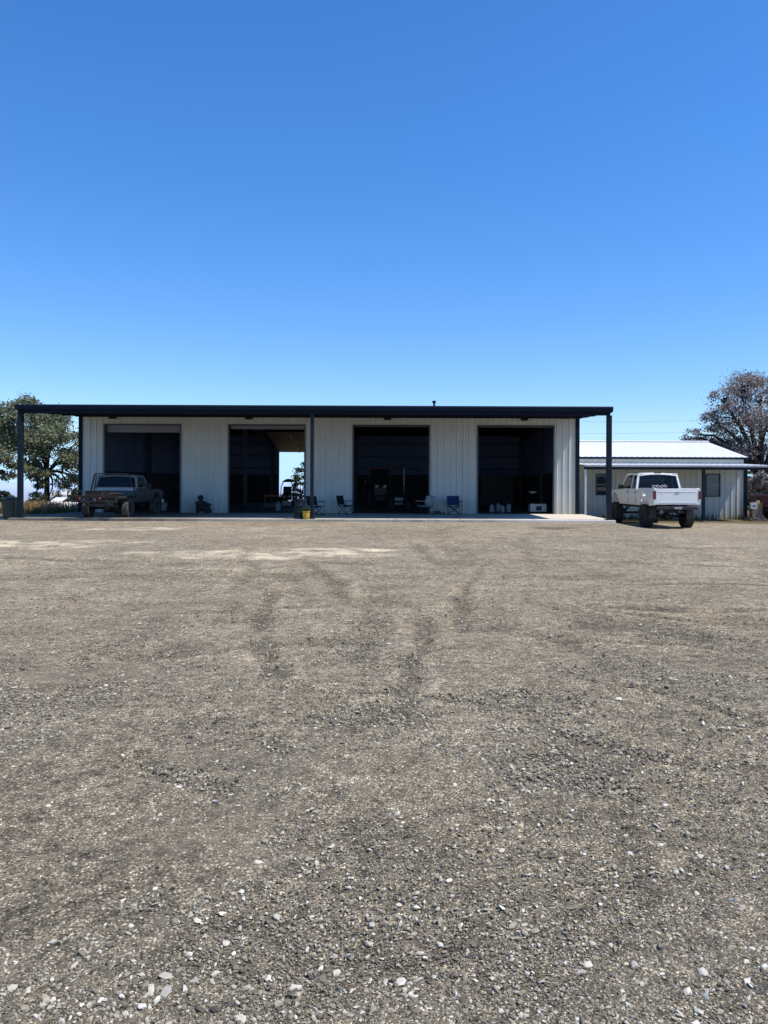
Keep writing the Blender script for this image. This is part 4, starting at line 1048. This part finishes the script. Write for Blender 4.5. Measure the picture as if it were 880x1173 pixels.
# dry grass and weeds beyond the slab
def grassfield(name, label, areas, mat, hmin, hmax):
    vs = []
    for (x0, x1, y0, y1, n) in areas:
        x = RNG.uniform(x0, x1, n); y = RNG.uniform(y0, y1, n); z = gz(x, y)
        h = RNG.uniform(hmin, hmax, n); a = RNG.uniform(0, 2*math.pi, n); wv = RNG.uniform(.012, .03, n)
        lx, ly = RNG.normal(0, .25, n)*h, RNG.normal(0, .25, n)*h
        ca, sa = np.cos(a)*wv, np.sin(a)*wv
        p = np.stack([np.stack([x-ca, y-sa, z-.02], -1), np.stack([x+ca, y+sa, z-.02], -1), np.stack([x+ca*.3+lx, y+sa*.3+ly, z+h], -1), np.stack([x-ca*.3+lx, y-sa*.3+ly, z+h], -1)], 1)
        vs.append(p.reshape(-1, 3))
    v = np.concatenate(vs); f = np.arange(len(v)).reshape(-1, 4)
    return tag(np_mesh(name, v, f, M[mat]), label, 'grass', kind='stuff')
grassfield('dry_grass', 'tall tan dry grass growing beyond the end of the slab', [(-27, -17.2, 39, 46, 4200), (-30, -16.7, 46, 60, 4600), (-16.5, -14, 57, 62, 900), (-20.6, -18.4, 38.5, 40.5, 1500), (17.9, 26, 41.5, 56, 3800), (-9.5, -5.5, 57, 66, 1500)], 'straw', .18, .62)
grassfield('green_weeds', 'low green weeds growing among the dry grass', [(-26, -16.8, 37.5, 44, 6200), (-25, -16.8, 44, 56, 5000), (17.8, 24, 40.8, 50, 1600), (-9.5, -5.5, 57, 66, 1500), (10, 17.5, 39.9, 40.5, 350)], 'grass', .08, .35)

# ------------------------------------------------------------------ things on and around the slab
def camp_chair(x, y, rz, fab, label, z=SZ, w=.58, tilt=0):
    T = thing('folding_chair', label, 'chair', (x, y, z), rz, 'folding camp chairs along the shop wall')
    hw = w/2
    for yy in (-.24, .22):
        for s in (-1, 1):
            bm = NB(); tube(bm, [(s*hw*1.05, yy, 0), (-s*hw*.98, yy, .44)], .015, 8); obj('leg', bm, M['black_metal'], T)
    bm = NB()
    for s in (-1, 1):
        tube(bm, [(s*hw*1.02, .24, .02), (s*hw*1.0, .25, .44), (s*hw*.98, .36, .88)], .011, 8)       # back uprights
        tube(bm, [(s*hw*1.05, -.25, .02), (s*hw*1.08, -.25, .62)], .011, 8); tube(bm, [(s*hw*1.05, .23, .03), (s*hw*1.05, -.23, .03)], .009, 6)
    obj('frame', bm, M['black_metal'], T)
    bm = NB(); n = 6                                          # sagging sling seat
    g_ = [[bm.verts.new((hw*.97*(2*i/n-1), -.25+.5*j/n, .44-.06*(1-(2*i/n-1)**2)-.02*math.sin(math.pi*j/n))) for j in range(n+1)] for i in range(n+1)]
    for i in range(n):
        for j in range(n): bm.faces.new((g_[i][j], g_[i+1][j], g_[i+1][j+1], g_[i][j+1])).smooth = True
    o = obj('seat', bm, M[fab], T); md = o.modifiers.new('s', 'SOLIDIFY'); md.thickness = .012
    bm = NB()
    g_ = [[bm.verts.new((hw*.97*(2*i/n-1), .25+.11*j/n+.05*(1-(2*i/n-1)**2), .44+.44*j/n)) for j in range(n+1)] for i in range(n+1)]
    for i in range(n):
        for j in range(n): bm.faces.new((g_[i][j], g_[i+1][j], g_[i+1][j+1], g_[i][j+1])).smooth = True
    o = obj('backrest', bm, M[fab], T); md = o.modifiers.new('s', 'SOLIDIFY'); md.thickness = .014
    for s in (-1, 1):
        bm = NB(); box(bm, (s*hw*1.08, 0, .625), (.10, .58, .03), Matrix.Rotation(R(-4), 3, 'X')); obj('armrest', bm, M[fab], T, bevel=.005)
    return T
camp_chair(-4.42, 35.2, R(42), 'fabric_black', 'black folding chair just right of the middle canopy post')
camp_chair(-3.15, 36.6, R(112), 'fabric_black', 'black folding chair beside the left edge of the third bay').rotation_euler[2] = R(62)
camp_chair(.62, 36.8, R(-48), 'fabric_pale', 'pale grey folding chair at the right edge of the third bay')
camp_chair(2.02, 36.7, R(6), 'fabric_blue', 'navy blue folding chair facing the yard between the third and fourth bays')

# bin
T = thing('wheeled_bin', 'dark green wheeled rubbish bin beside the left canopy post', 'bin', (-16.72, 32.4, SZ-.08), R(8))
T.location = (-16.9, 32.3, gzf(-16.9, 32.3))
bm = NB(); hexa(bm, [(-.20, -.24, .05), (.20, -.24, .05), (.20, .22, .05), (-.20, .22, .05), (-.26, -.32, .86), (.26, -.32, .86), (.26, .30, .86), (-.26, .30, .86)]); obj('body', bm, M['green_dark'], T, bevel=.03)
bm = NB(); hexa(bm, [(-.28, -.35, .862), (.28, -.35, .862), (.28, .33, .862), (-.28, .33, .862), (-.24, -.28, .93), (.24, -.28, .93), (.25, .32, .95), (-.25, .32, .95)]); obj('lid', bm, M['green_dark'], T, bevel=.02)
bm = NB(); tube(bm, [(-.22, .40, .84), (.22, .40, .84)], .016, 8); bar(bm, (-.22, .28, .82), (-.22, .41, .84), .03, .03); bar(bm, (.22, .28, .82), (.22, .41, .84), .03, .03); obj('handle', bm, M['black_plastic'], T)
for s in (-1, 1):
    bm = NB(); lathe(bm, [(0, -.025), (.10, -.03), (.11, 0), (.10, .03), (0, .025)], 18, Matrix.Translation((s*.27, .24, .11)) @ Matrix.Rotation(R(90), 4, 'Y')); obj('wheel', bm, M['black_rubber'], T)

# yellow pot with plant, navy drum beside the middle post
T = thing('flower_pot', 'yellow flower pot with a small green plant at the foot of the middle post', 'flower pot', (-4.35, 31.64, SZ)); T.scale = (.88, .88, .95)
bm = NB(); lathe(bm, [(0, 0), (.12, 0), (.155, .10), (.17, .24), (.165, .30), (.185, .31), (.185, .345), (.16, .345), (.15, .30), (0, .29)], 24); obj('pot', bm, M['yellow'], T)
bm = NB(); lathe(bm, [(0, .315), (.10, .31), (.149, .30)], 18); obj('soil', bm, M['soil'], T)
pp_ = np.array([0, 0, .42])+RNG.normal(size=(190, 3))*np.array([.10, .10, .07]); pp_[:, 2] = np.maximum(pp_[:, 2], .33)
v, f = leaves(pp_, .075, RNG); np_mesh('plant', v, f, M['leaf_pot'], T)
T = thing('steel_drum', 'dark navy steel drum standing just left of the yellow flower pot', 'drum', (-4.70, 31.9, SZ))
bm = NB(); lathe(bm, [(0, 0), (.20, 0), (.205, .02), (.20, .04), (.20, .26), (.21, .275), (.20, .29), (.20, .52), (.21, .535), (.20, .55), (.20, .78), (.207, .80), (.20, .82), (.185, .82), (.18, .80), (0, .80)], 26); obj('body', bm, M['navy_post'], T)
bm = NB(); lathe(bm, [(0, .02), (.03, .02), (.03, 0)], 10, Matrix.Translation((.09, -.06, .80))); obj('bung', bm, M['silver'], T)

# squat compressor against the wall between bays 1 and 2
T = thing('air_compressor', 'squat black compressor with round faced head against the wall between the first two bays', 'compressor', ((232.5-472)/F*37.1, 37.1, SZ), 0)
bm = NB(); lathe(bm, [(0, -.34), (.10, -.32), (.17, -.26), (.18, -.2), (.18, .2), (.17, .26), (.10, .32), (0, .34)], 22, Matrix.Translation((0, 0, .26)) @ Matrix.Rotation(R(90), 4, 'Y')); obj('tank', bm, M['rust'], T)
bm = NB(); bx(bm, -.33, .06, -.17, .17, .40, .54); bx(bm, -.24, .04, -.13, .13, .541, .60)
for k in range(4): bx(bm, -.32, .05, -.19, .19, .41+k*.03, .42+k*.03)
obj('motor', bm, M['black_metal'], T, bevel=.02)
bm = NB(); lathe(bm, [(0, -.09), (.11, -.09), (.135, -.05), (.135, .05), (.11, .09), (.075, .09), (.07, .06), (0, .06)], 22, Matrix.Translation((-.11, 0, .74)) @ Matrix.Rotation(R(90), 4, 'X')); bx(bm, -.16, -.06, -.06, .06, .59, .62); obj('pump_head', bm, M['black_metal'], T)
bm = NB(); tube(bm, [(.0, -.12, .56), (.22, -.12, .46), (.36, -.12, .40)], .035, 8); tube(bm, [(.0, .12, .56), (.22, .12, .46), (.36, .12, .40)], .035, 8); tube(bm, [(.36, -.14, .40), (.36, .14, .40)], .045, 8); obj('handle', bm, M['black_plastic'], T)
for s in (-1, 1):
    bm = NB(); lathe(bm, [(.03, -.03), (.12, -.035), (.13, 0), (.12, .035), (.03, .03)], 18, Matrix.Translation((.24, s*.21, .13)) @ Matrix.Rotation(R(90), 4, 'X')); obj('wheel', bm, M['black_rubber'], T)
bm = NB(); bx(bm, -.28, -.22, -.15, .15, 0, .14); obj('foot', bm, M['black_metal'], T)

# red tool bag by the wall
T = thing('tool_bag', 'small red and black tool bag on the slab beside the blue chair', 'bag', (1.25, 36.9, SZ))
bm = NB(); hexa(bm, [(-.24, -.12, 0), (.20, -.12, 0), (.20, .12, 0), (-.24, .12, 0), (-.18, -.05, .17), (.12, -.05, .15), (.12, .05, .15), (-.18, .05, .17)]); obj('body', bm, M['rust_red'], T, bevel=.03)
bm = NB(); tube(bm, [(-.14, 0, .16), (-.08, 0, .24), (.02, 0, .23), (.08, 0, .15)], .012, 8); bx(bm, -.25, -.14, -.125, .125, .0, .07); bx(bm, .22, .34, -.08, .06, 0, .10); obj('handle', bm, M['black_plastic'], T, bevel=.01)

# ------------------------------------------------------------------ inside the bays
# riding mower seen against the open rear door
MX, MY = (329-472)/F*49, 49
T = thing('riding_mower', 'black riding mower with sun canopy silhouetted against the open rear door', 'mower', (MX, MY, SZ), R(8))
bm = NB(); prism_x(bm, [(-.85, .38), (.55, .38), (.60, .55), (.25, .60), (.15, .50), (-.20, .52), (-.30, .80), (-.85, .70)], -.30, .30); obj('body', bm, M['black_metal'], T, bevel=.04)
bm = NB(); bx(bm, -.27, .27, .05, .50, .62, .74); box(bm, (0, .50, .95), (.52, .12, .55), Matrix.Rotation(R(-10), 3, 'X')); obj('seat', bm, M['black_plastic'], T, bevel=.05)
bm = NB()
for s in (-1, 1): tube(bm, [(s*.40, .55, .35), (s*.40, .60, 1.2), (s*.22, .40, 1.55)], .03, 8)
obj('roll_bar', bm, M['black_metal'], T)
bm = NB(); lathe(bm, [(0, 1.72), (.16, 1.70), (.30, 1.62), (.42, 1.52), (.44, 1.50), (.40, 1.51), (.25, 1.57), (0, 1.60)], 8, Matrix.Translation((.1, .2, 0)), False); obj('sun_canopy', bm, M['fabric_black'], T)
bm = NB(); prism_x(bm, [(-.60, .12), (.20, .12), (.20, .28), (-.60, .28)], -.66, .66); obj('mower_deck', bm, M['white_plastic'], T, bevel=.06)
for s in (-1, 1):
    wheel(T, (s*.46, .45, .27), .27, .24, s, 'black_rubber', 'yellow'); wheel(T, (s*.36, -.75, .17), .17, .12, s, 'black_rubber', 'yellow')
    bm = NB(); lathe(bm, [(0, .03), (.06, .02), (.075, 0)], 14, Matrix.Translation((s*.17, -.86, .60)) @ Matrix.Rotation(R(90), 4, 'X')); obj('headlight', bm, M['clear_lamp'], T)
bm = NB(); tube(bm, [(0, -.20, .55), (0, .0, .95)], .02, 8); lathe(bm, [(.15, 0), (.165, .015), (.15, .03), (.14, .015), (.15, 0)], 18, Matrix.Translation((0, 0, .95)) @ Matrix.Rotation(R(35), 4, 'X')); obj('steering_wheel', bm, M['black_plastic'], T)

def cart(x, y, rz, mat, label, w=.7, d=.45, h=.85, cat='cart'):
    T = thing('work_cart', label, cat, (x, y, SZ), rz)
    bm = NB()
    for sx in (-1, 1):
        for sy in (-1, 1): bar(bm, (sx*w/2, sy*d/2, .12), (sx*w/2, sy*d/2, h), .04, .04)
    obj('frame', bm, M[mat], T)
    for z in (.20, h-.10):
        bm = NB(); bx(bm, -w/2+.021, w/2-.021, -d/2, d/2, z, z+.02); bx(bm, -w/2+.021, w/2-.021, -d/2-.015, -d/2-.001, z-.01, z+.07); bx(bm, -w/2+.021, w/2-.021, d/2+.001, d/2+.015, z-.01, z+.07); obj('shelf', bm, M[mat], T)
    for sx in (-1, 1):
        for sy in (-1, 1):
            bm = NB(); lathe(bm, [(0, -.018), (.055, -.02), (.06, 0), (.055, .02), (0, .018)], 14, Matrix.Translation((sx*w/2, sy*d/2, .06)) @ Matrix.Rotation(R(90), 4, 'Y')); obj('caster', bm, M['black_rubber'], T)
    bm = NB(); tube(bm, [(w/2, -d/2, h-.03), (w/2+.14, -d/2, h+.04), (w/2+.14, d/2, h+.04), (w/2, d/2, h-.03)], .014, 8); obj('handle', bm, M['chrome'], T)
    return T
cart((311-472)/F*41, 41, R(10), 'cart_red', 'red steel work cart just inside the second bay')

# jugs, cans
def jug(x, y, rz, s, label, mat='grey_plastic', group=None):
    T = thing('plastic_jug', label, 'jug', (x, y, SZ), rz, group)
    bm = NB(); lathe(bm, [(0, 0), (.10*s, 0), (.115*s, .02*s), (.115*s, .22*s), (.09*s, .30*s), (.035*s, .34*s), (.03*s, .37*s), (0, .37*s)], 18); obj('body', bm, M[mat], T)
    bm = NB(); tube(bm, [(.05*s, 0, .33*s), (.13*s, 0, .30*s), (.135*s, 0, .22*s), (.11*s, 0, .18*s)], .014*s, 8); obj('handle', bm, M[mat], T)
    bm = NB(); lathe(bm, [(.036*s, .365*s), (.036*s, .40*s), (0, .402*s)], 14); obj('cap', bm, M['rust_red'], T)
    return T
G = 'pale jugs on the floor of the fourth bay'
for px, y, s, lab in ((563.5, 39.6, 1.15, 'pale plastic jug on the floor of the fourth bay, leftmost of the row'), (571, 40.2, 1.25, 'pale plastic jug second in the row on the fourth bay floor'),
                 (576, 39.5, 1.0, 'pale plastic jug third in the row on the fourth bay floor, the smallest'), (582.5, 40.0, 1.2, 'pale plastic jug at the right end of the row in the fourth bay')):
    jug((px-472)/F*y, y, random.uniform(0, 6), s, lab, group=G)
jug((319-472)/F*40.4, 40.4, .6, 1.2, 'pale jug on the second bay floor in front of the mower')
jug((188-472)/F*40, 40, .6, 1.3, 'grey jug on the first bay floor right of the stripped pickup', 'pale_band')
# generator box with open front
T = thing('generator', 'white boxy generator with a dark panel on the floor of the fourth bay', 'generator', ((616-472)/F*39.3, 39.3, SZ), 0)
bm = NB(); bx(bm, -.42, .42, -.28, .28, .05, .46); obj('body', bm, M['white_plastic'], T, bevel=.03)
bm = NB(); bx(bm, -.12, .16, -.288, -.281, .12, .34); obj('panel', bm, M['black_plastic'], T)
bm = NB(); 
for s in (-1, 1): tube(bm, [(s*.45, -.3, .0), (s*.45, -.3, .48), (s*.45, .3, .48), (s*.45, .3, .0)], .016, 8)
obj('frame', bm, M['black_metal'], T)
bm = NB(); tube(bm, [(-.30, 0, .462), (-.30, 0, .52), (.30, 0, .52), (.30, 0, .462)], .014, 8); obj('handle', bm, M['black_metal'], T)
# shop light with pale dish on a stand behind it
T = thing('work_light', 'pale dish work light on a dark stand behind the white generator', 'lamp', ((610.5-472)/F*40.3, 40.3, SZ), 0)
bm = NB(); tube(bm, [(0, 0, .45), (0, 0, .96)], .02, 8)
for k in range(3): tube(bm, [(0, 0, .5), (.34*math.cos(k*2.09+.5), .34*math.sin(k*2.09+.5), .01)], .015, 8)
obj('stand', bm, M['black_metal'], T)
bm = NB(); lathe(bm, [(.05, .94), (.10, .98), (.22, 1.06), (.235, 1.08), (.22, 1.085), (.09, 1.01), (0, .99)], 20); obj('dish', bm, M['white_plastic'], T)
# tall dark cabinet
T = thing('steel_cabinet', 'tall dark steel cabinet standing deep in the fourth bay', 'cabinet', ((569-472)/F*47.5, 47.5, SZ), 0)
bm = NB(); bx(bm, -1.0, 1.0, -.3, .3, .08, 2.0); obj('body', bm, M['liner_dark'], T, bevel=.01)
for k in range(3):
    bm = NB(); bx(bm, -.98+k*.66, -.98+k*.66+.64, -.325, -.301, .12, 1.96); d_ = obj('door', bm, M['black_metal'], T, bevel=.006)
    bm = NB(); bx(bm, -.98+k*.66+.54, -.98+k*.66+.57, -.345, -.326, .9, 1.1); obj('handle', bm, M['grey_steel'], d_)

# dark cab tractor in the third bay
T = thing('farm_tractor', 'dark red tractor with glazed cab parked nose out inside the third bay', 'tractor', ((435-472)/F*45.5, 45.5, SZ), R(4))
bm = NB(); prism_x(bm, [(-2.35, .75), (-2.40, 1.20), (-2.25, 1.38), (-.75, 1.50), (-.75, .70)], -.34, .34); obj('hood', bm, M['maroon'], T, bevel=.06, seg=3)
bm = NB(); bx(bm, -.28, .28, -2.44, -2.40, .85, 1.22)
for k in range(6): bx(bm, -.27, .27, -2.455, -2.441, .88+k*.055, .90+k*.055)
obj('grille', bm, M['black_plastic'], T)
for s in (-1, 1):
    bm = NB(); lathe(bm, [(0, .03), (.07, .02), (.09, 0)], 16, Matrix.Translation((s*.22, -2.36, 1.28)) @ Matrix.Rotation(R(90), 4, 'X')); obj('headlight', bm, M['clear_lamp'], T)
    wheel(T, (s*.72, .35, .72), .72, .42, s, 'black_rubber', 'rust_red', .5); wheel(T, (s*.62, -1.85, .45), .45, .28, s, 'black_rubber', 'rust_red', .5)
    bm = NB(); tube(bm, [(s*.72, -.42, .95), (s*.72, -.2, 1.35), (s*.72, .3, 1.55), (s*.72, .85, 1.40)], [.05, .12, .14, .06], 8); obj('fender', bm, M['maroon'], T)
bm = NB(); bx(bm, -.25, .25, -2.2, .7, .45, .74); obj('chassis', bm, M['black_metal'], T, bevel=.03)
bm = NB()
for s in (-1, 1):
    for y in (-.70, .75): bar(bm, (s*.62, y, .95), (s*.56, y*.95, 2.28), .07, .07)
    bar(bm, (s*.62, -.7, .95), (s*.62, .75, .95), .06, .08)
bx(bm, -.62, .62, -.73, -.67, .92, 1.02); obj('cab_frame', bm, M['black_metal'], T)
bm = NB(); bx(bm, -.68, .68, -.85, .85, 2.28, 2.42); obj('cab_roof', bm, M['maroon'], T, bevel=.05)
for q in ([(-.58, -.7, 1.02), (.58, -.7, 1.02), (.53, -.67, 2.27), (-.53, -.67, 2.27)], [(.58, .74, 1.0), (-.58, .74, 1.0), (-.53, .71, 2.27), (.53, .71, 2.27)]):
    bm = NB(); pane(bm, q); obj('window', bm, M['glass_dim'], T)
bm = NB(); bx(bm, -.25, .25, .0, .45, 1.05, 1.18); box(bm, (0, .46, 1.45), (.48, .12, .6)); obj('seat', bm, M['fabric_dark'], T, bevel=.04)
# quad bike with whip pole
T = thing('quad_bike', 'dark quad bike with pale nose and white whip pole beside the tractor', 'quad bike', ((459.5-472)/F*41.2, 41.2, SZ), R(-6))
bm = NB(); prism_x(bm, [(-.85, .45), (-.80, .72), (-.55, .84), (-.15, .78), (.05, .72), (.55, .76), (.80, .70), (.80, .50), (.3, .38), (-.4, .38)], -.20, .20); obj('body', bm, M['black_plastic'], T, bevel=.05)
bm = NB(); hexa(bm, [(-.26, -.90, .56), (.26, -.90, .56), (.24, -.62, .62), (-.24, -.62, .62), (-.24, -.86, .70), (.24, -.86, .70), (.20, -.60, .80), (-.20, -.60, .80)]); obj('nose', bm, M['grey_plastic'], T, bevel=.05)
bm = NB(); tube(bm, [(-.24, -1.0, .40), (.24, -1.0, .40)], .035, 8); tube(bm, [(-.14, -1.0, .40), (-.14, -.8, .50)], .02, 8); tube(bm, [(.14, -1.0, .40), (.14, -.8, .50)], .02, 8); obj('bumper', bm, M['grey_plastic'], T)
bm = NB(); tube(bm, [(-.38, -.32, 1.0), (-.15, -.38, .95), (.15, -.38, .95), (.38, -.32, 1.0)], .02, 8); tube(bm, [(0, -.5, .78), (0, -.38, .95)], .03, 8); obj('handlebar', bm, M['black_metal'], T)
bm = NB(); bx(bm, -.17, .17, .0, .65, .77, .86); obj('seat', bm, M['fabric_black'], T, bevel=.05)
for s in (-1, 1):
    for y in (-.62, .60):
        wheel(T, (s*.42, y, .28), .28, .22, s, 'black_rubber')
        bm = NB(); tube(bm, [(s*.42, y-.34, .55), (s*.42, y-.1, .64), (s*.42, y+.15, .63), (s*.42, y+.36, .52)], [.04, .11, .11, .04], 8); obj('fender', bm, M['black_plastic'], T)
bm = NB(); tube(bm, [(.10, .5, .80), (.10, .52, 1.35)], .012, 8); tube(bm, [(.10, .521, 1.351), (.11, .54, 2.30)], .028, 8); obj('whip_pole', bm, M['white_plastic'], T)
bm = NB()
for x in np.linspace(-.3, .3, 5): tube(bm, [(x, -.80, .86), (x, -.45, .88)], .010, 6)
tube(bm, [(-.32, -.82, .86), (.32, -.82, .86)], .012, 6); tube(bm, [(-.32, -.45, .88), (.32, -.45, .88)], .012, 6); obj('rack', bm, M['black_metal'], T)

# ------------------------------------------------------------------ small things at the edges
# propane tank beyond the oak
x, y = (74-472)/F*58, 58; z = gzf(x, y)
T = thing('propane_tank', 'white horizontal gas tank half hidden behind the oak and stripped pickup', 'tank', (x, y, z+.5), R(12))
bm = NB(); lathe(bm, [(0, -1.35), (.25, -1.30), (.42, -1.12), (.48, -.9), (.48, .9), (.42, 1.12), (.25, 1.30), (0, 1.35)], 26, Matrix.Translation((0, 0, .72)) @ Matrix.Rotation(R(90), 4, 'Y')); obj('tank', bm, M['white_plastic'], T)
bm = NB(); lathe(bm, [(0, .30), (.16, .26), (.19, .16), (.19, 0)], 18, Matrix.Translation((0, 0, 1.18))); obj('valve_dome', bm, M['white_plastic'], T)
for s in (-1, 1):
    bm = NB(); hexa(bm, [(s*.75-.08, -.42, -.6), (s*.75+.08, -.42, -.6), (s*.75+.08, .42, -.6), (s*.75-.08, .42, -.6), (s*.75-.06, -.36, .40), (s*.75+.06, -.36, .40), (s*.75+.06, .36, .40), (s*.75-.06, .36, .40)]); obj('leg', bm, M['pale_band'], T)
def sheet(px, y, rz, rx, w_, l_, label):
    x = (px-472)/F*y
    bm = NB(); roof_sheet(bm, -w_/2, w_/2, -l_/2, 0, l_/2, 0, .2, .02)
    o = tag(obj('metal_sheet', bm, M['white_roof']), label, 'metal sheet', 'loose roofing sheets on the ground left of the shop')
    o.location = (x, y, gzf(x, y)+.12+abs(math.sin(rx))*l_/2); o.rotation_euler = (rx, 0, rz)
sheet(80, 43, R(20), R(16), 1.1, 1.6, 'pale roofing sheet lying in weeds next to the stripped pickup')
sheet(60, 47, R(-25), R(30), 1.0, 1.6, 'pale roofing sheet propped up in weeds under the broad oak')
sheet(5, 41, R(5), R(5), 1.6, 1.4, 'pale roofing sheet on the ground behind the wheeled bin')
# boxes and boards by the maroon pickup
x, y = 17.32, 38.9; z = gzf(x, y)
T = thing('plank_stack', 'low stack of weathered planks on the ground left of the maroon pickup', 'planks', (x+.05, y-.1, z), R(6))
for k in range(3):
    for j in range(3):
        bm = NB(); box(bm, (random.uniform(-.05, .05), -.26+j*.26, .03+k*.062), (.9-.1*k, .20, .05), Matrix.Rotation(R(random.uniform(-4, 4)), 3, 'Z')); obj('plank', bm, M['wood'], T, bevel=.004)
bm = NB(); bx(bm, -.22, .22, -.2, .2, 0, .42); bx(bm, -.225, .225, -.03, .03, .421, .424)
o = tag(obj('drum_crate', bm, M['wood'], bevel=.01), 'dark wooden crate standing on the plank stack by the maroon pickup', 'crate'); o.name = 'wooden_crate'; o.location = (x+.05, y-.05, z+.19)
T = thing('carton', 'small white carton with red mark on the wooden crate beside the maroon pickup', 'carton', (x-.05, y-.05, z+.615), R(-6))
bm = NB(); bx(bm, -.15, .15, -.13, .13, 0, .30); obj('body', bm, M['white_plastic'], T, bevel=.006)
bm = NB(); bx(bm, -.07, .08, -.134, -.131, .10, .17); obj('label_mark', bm, M['rust_red'], T)
bm = NB()
for k in range(9):
    a = k*.7; tube(bm, [(.06*math.cos(a), .06*math.sin(a), 0), (.10*math.cos(a+.3), .10*math.sin(a+.3), .45), (.16*math.cos(a+.5), .16*math.sin(a+.5), .9+.05*(k % 3))], .045, 6)
o = tag(obj('cane_bundle', bm, M['card']), 'upright bundle of tan canes between white carton and maroon pickup', 'bundle'); o.location = (x+.36, y+.15, z+.02)

# power line far behind, between two poles
def pole(x, y, h, label):
    z = gzf(x, y); T = thing('utility_pole', label, 'utility pole', (x, y, z))
    bm = NB(); tube(bm, [(0, 0, -1), (0, 0, h-z)], [.16, .11], 10); obj('post', bm, M['bark'], T)
    bm = NB(); bx(bm, -1.0, 1.0, -.06, .06, h-z-.5, h-z-.38); obj('crossarm', bm, M['wood'], T)
pole(-14, 112, 11.9, 'wooden utility pole hidden behind the long shop'); pole(60, 112, 11.9, 'wooden utility pole beyond the right edge of the picture')
for zz, lab in ((11.5, 'thin overhead power wire above the white roof, the upper one'), (9.8, 'thin overhead power wire above the white roof, the lower one')):
    bm = NB(); n = 24
    tube(bm, [(-14+74*k/n, 112, zz-1.0*(1-(2*k/n-1)**2)) for k in range(n+1)], .012, 5)
    tag(obj('power_wire', bm, M['grey_steel']), lab, 'wire', 'overhead power wires')
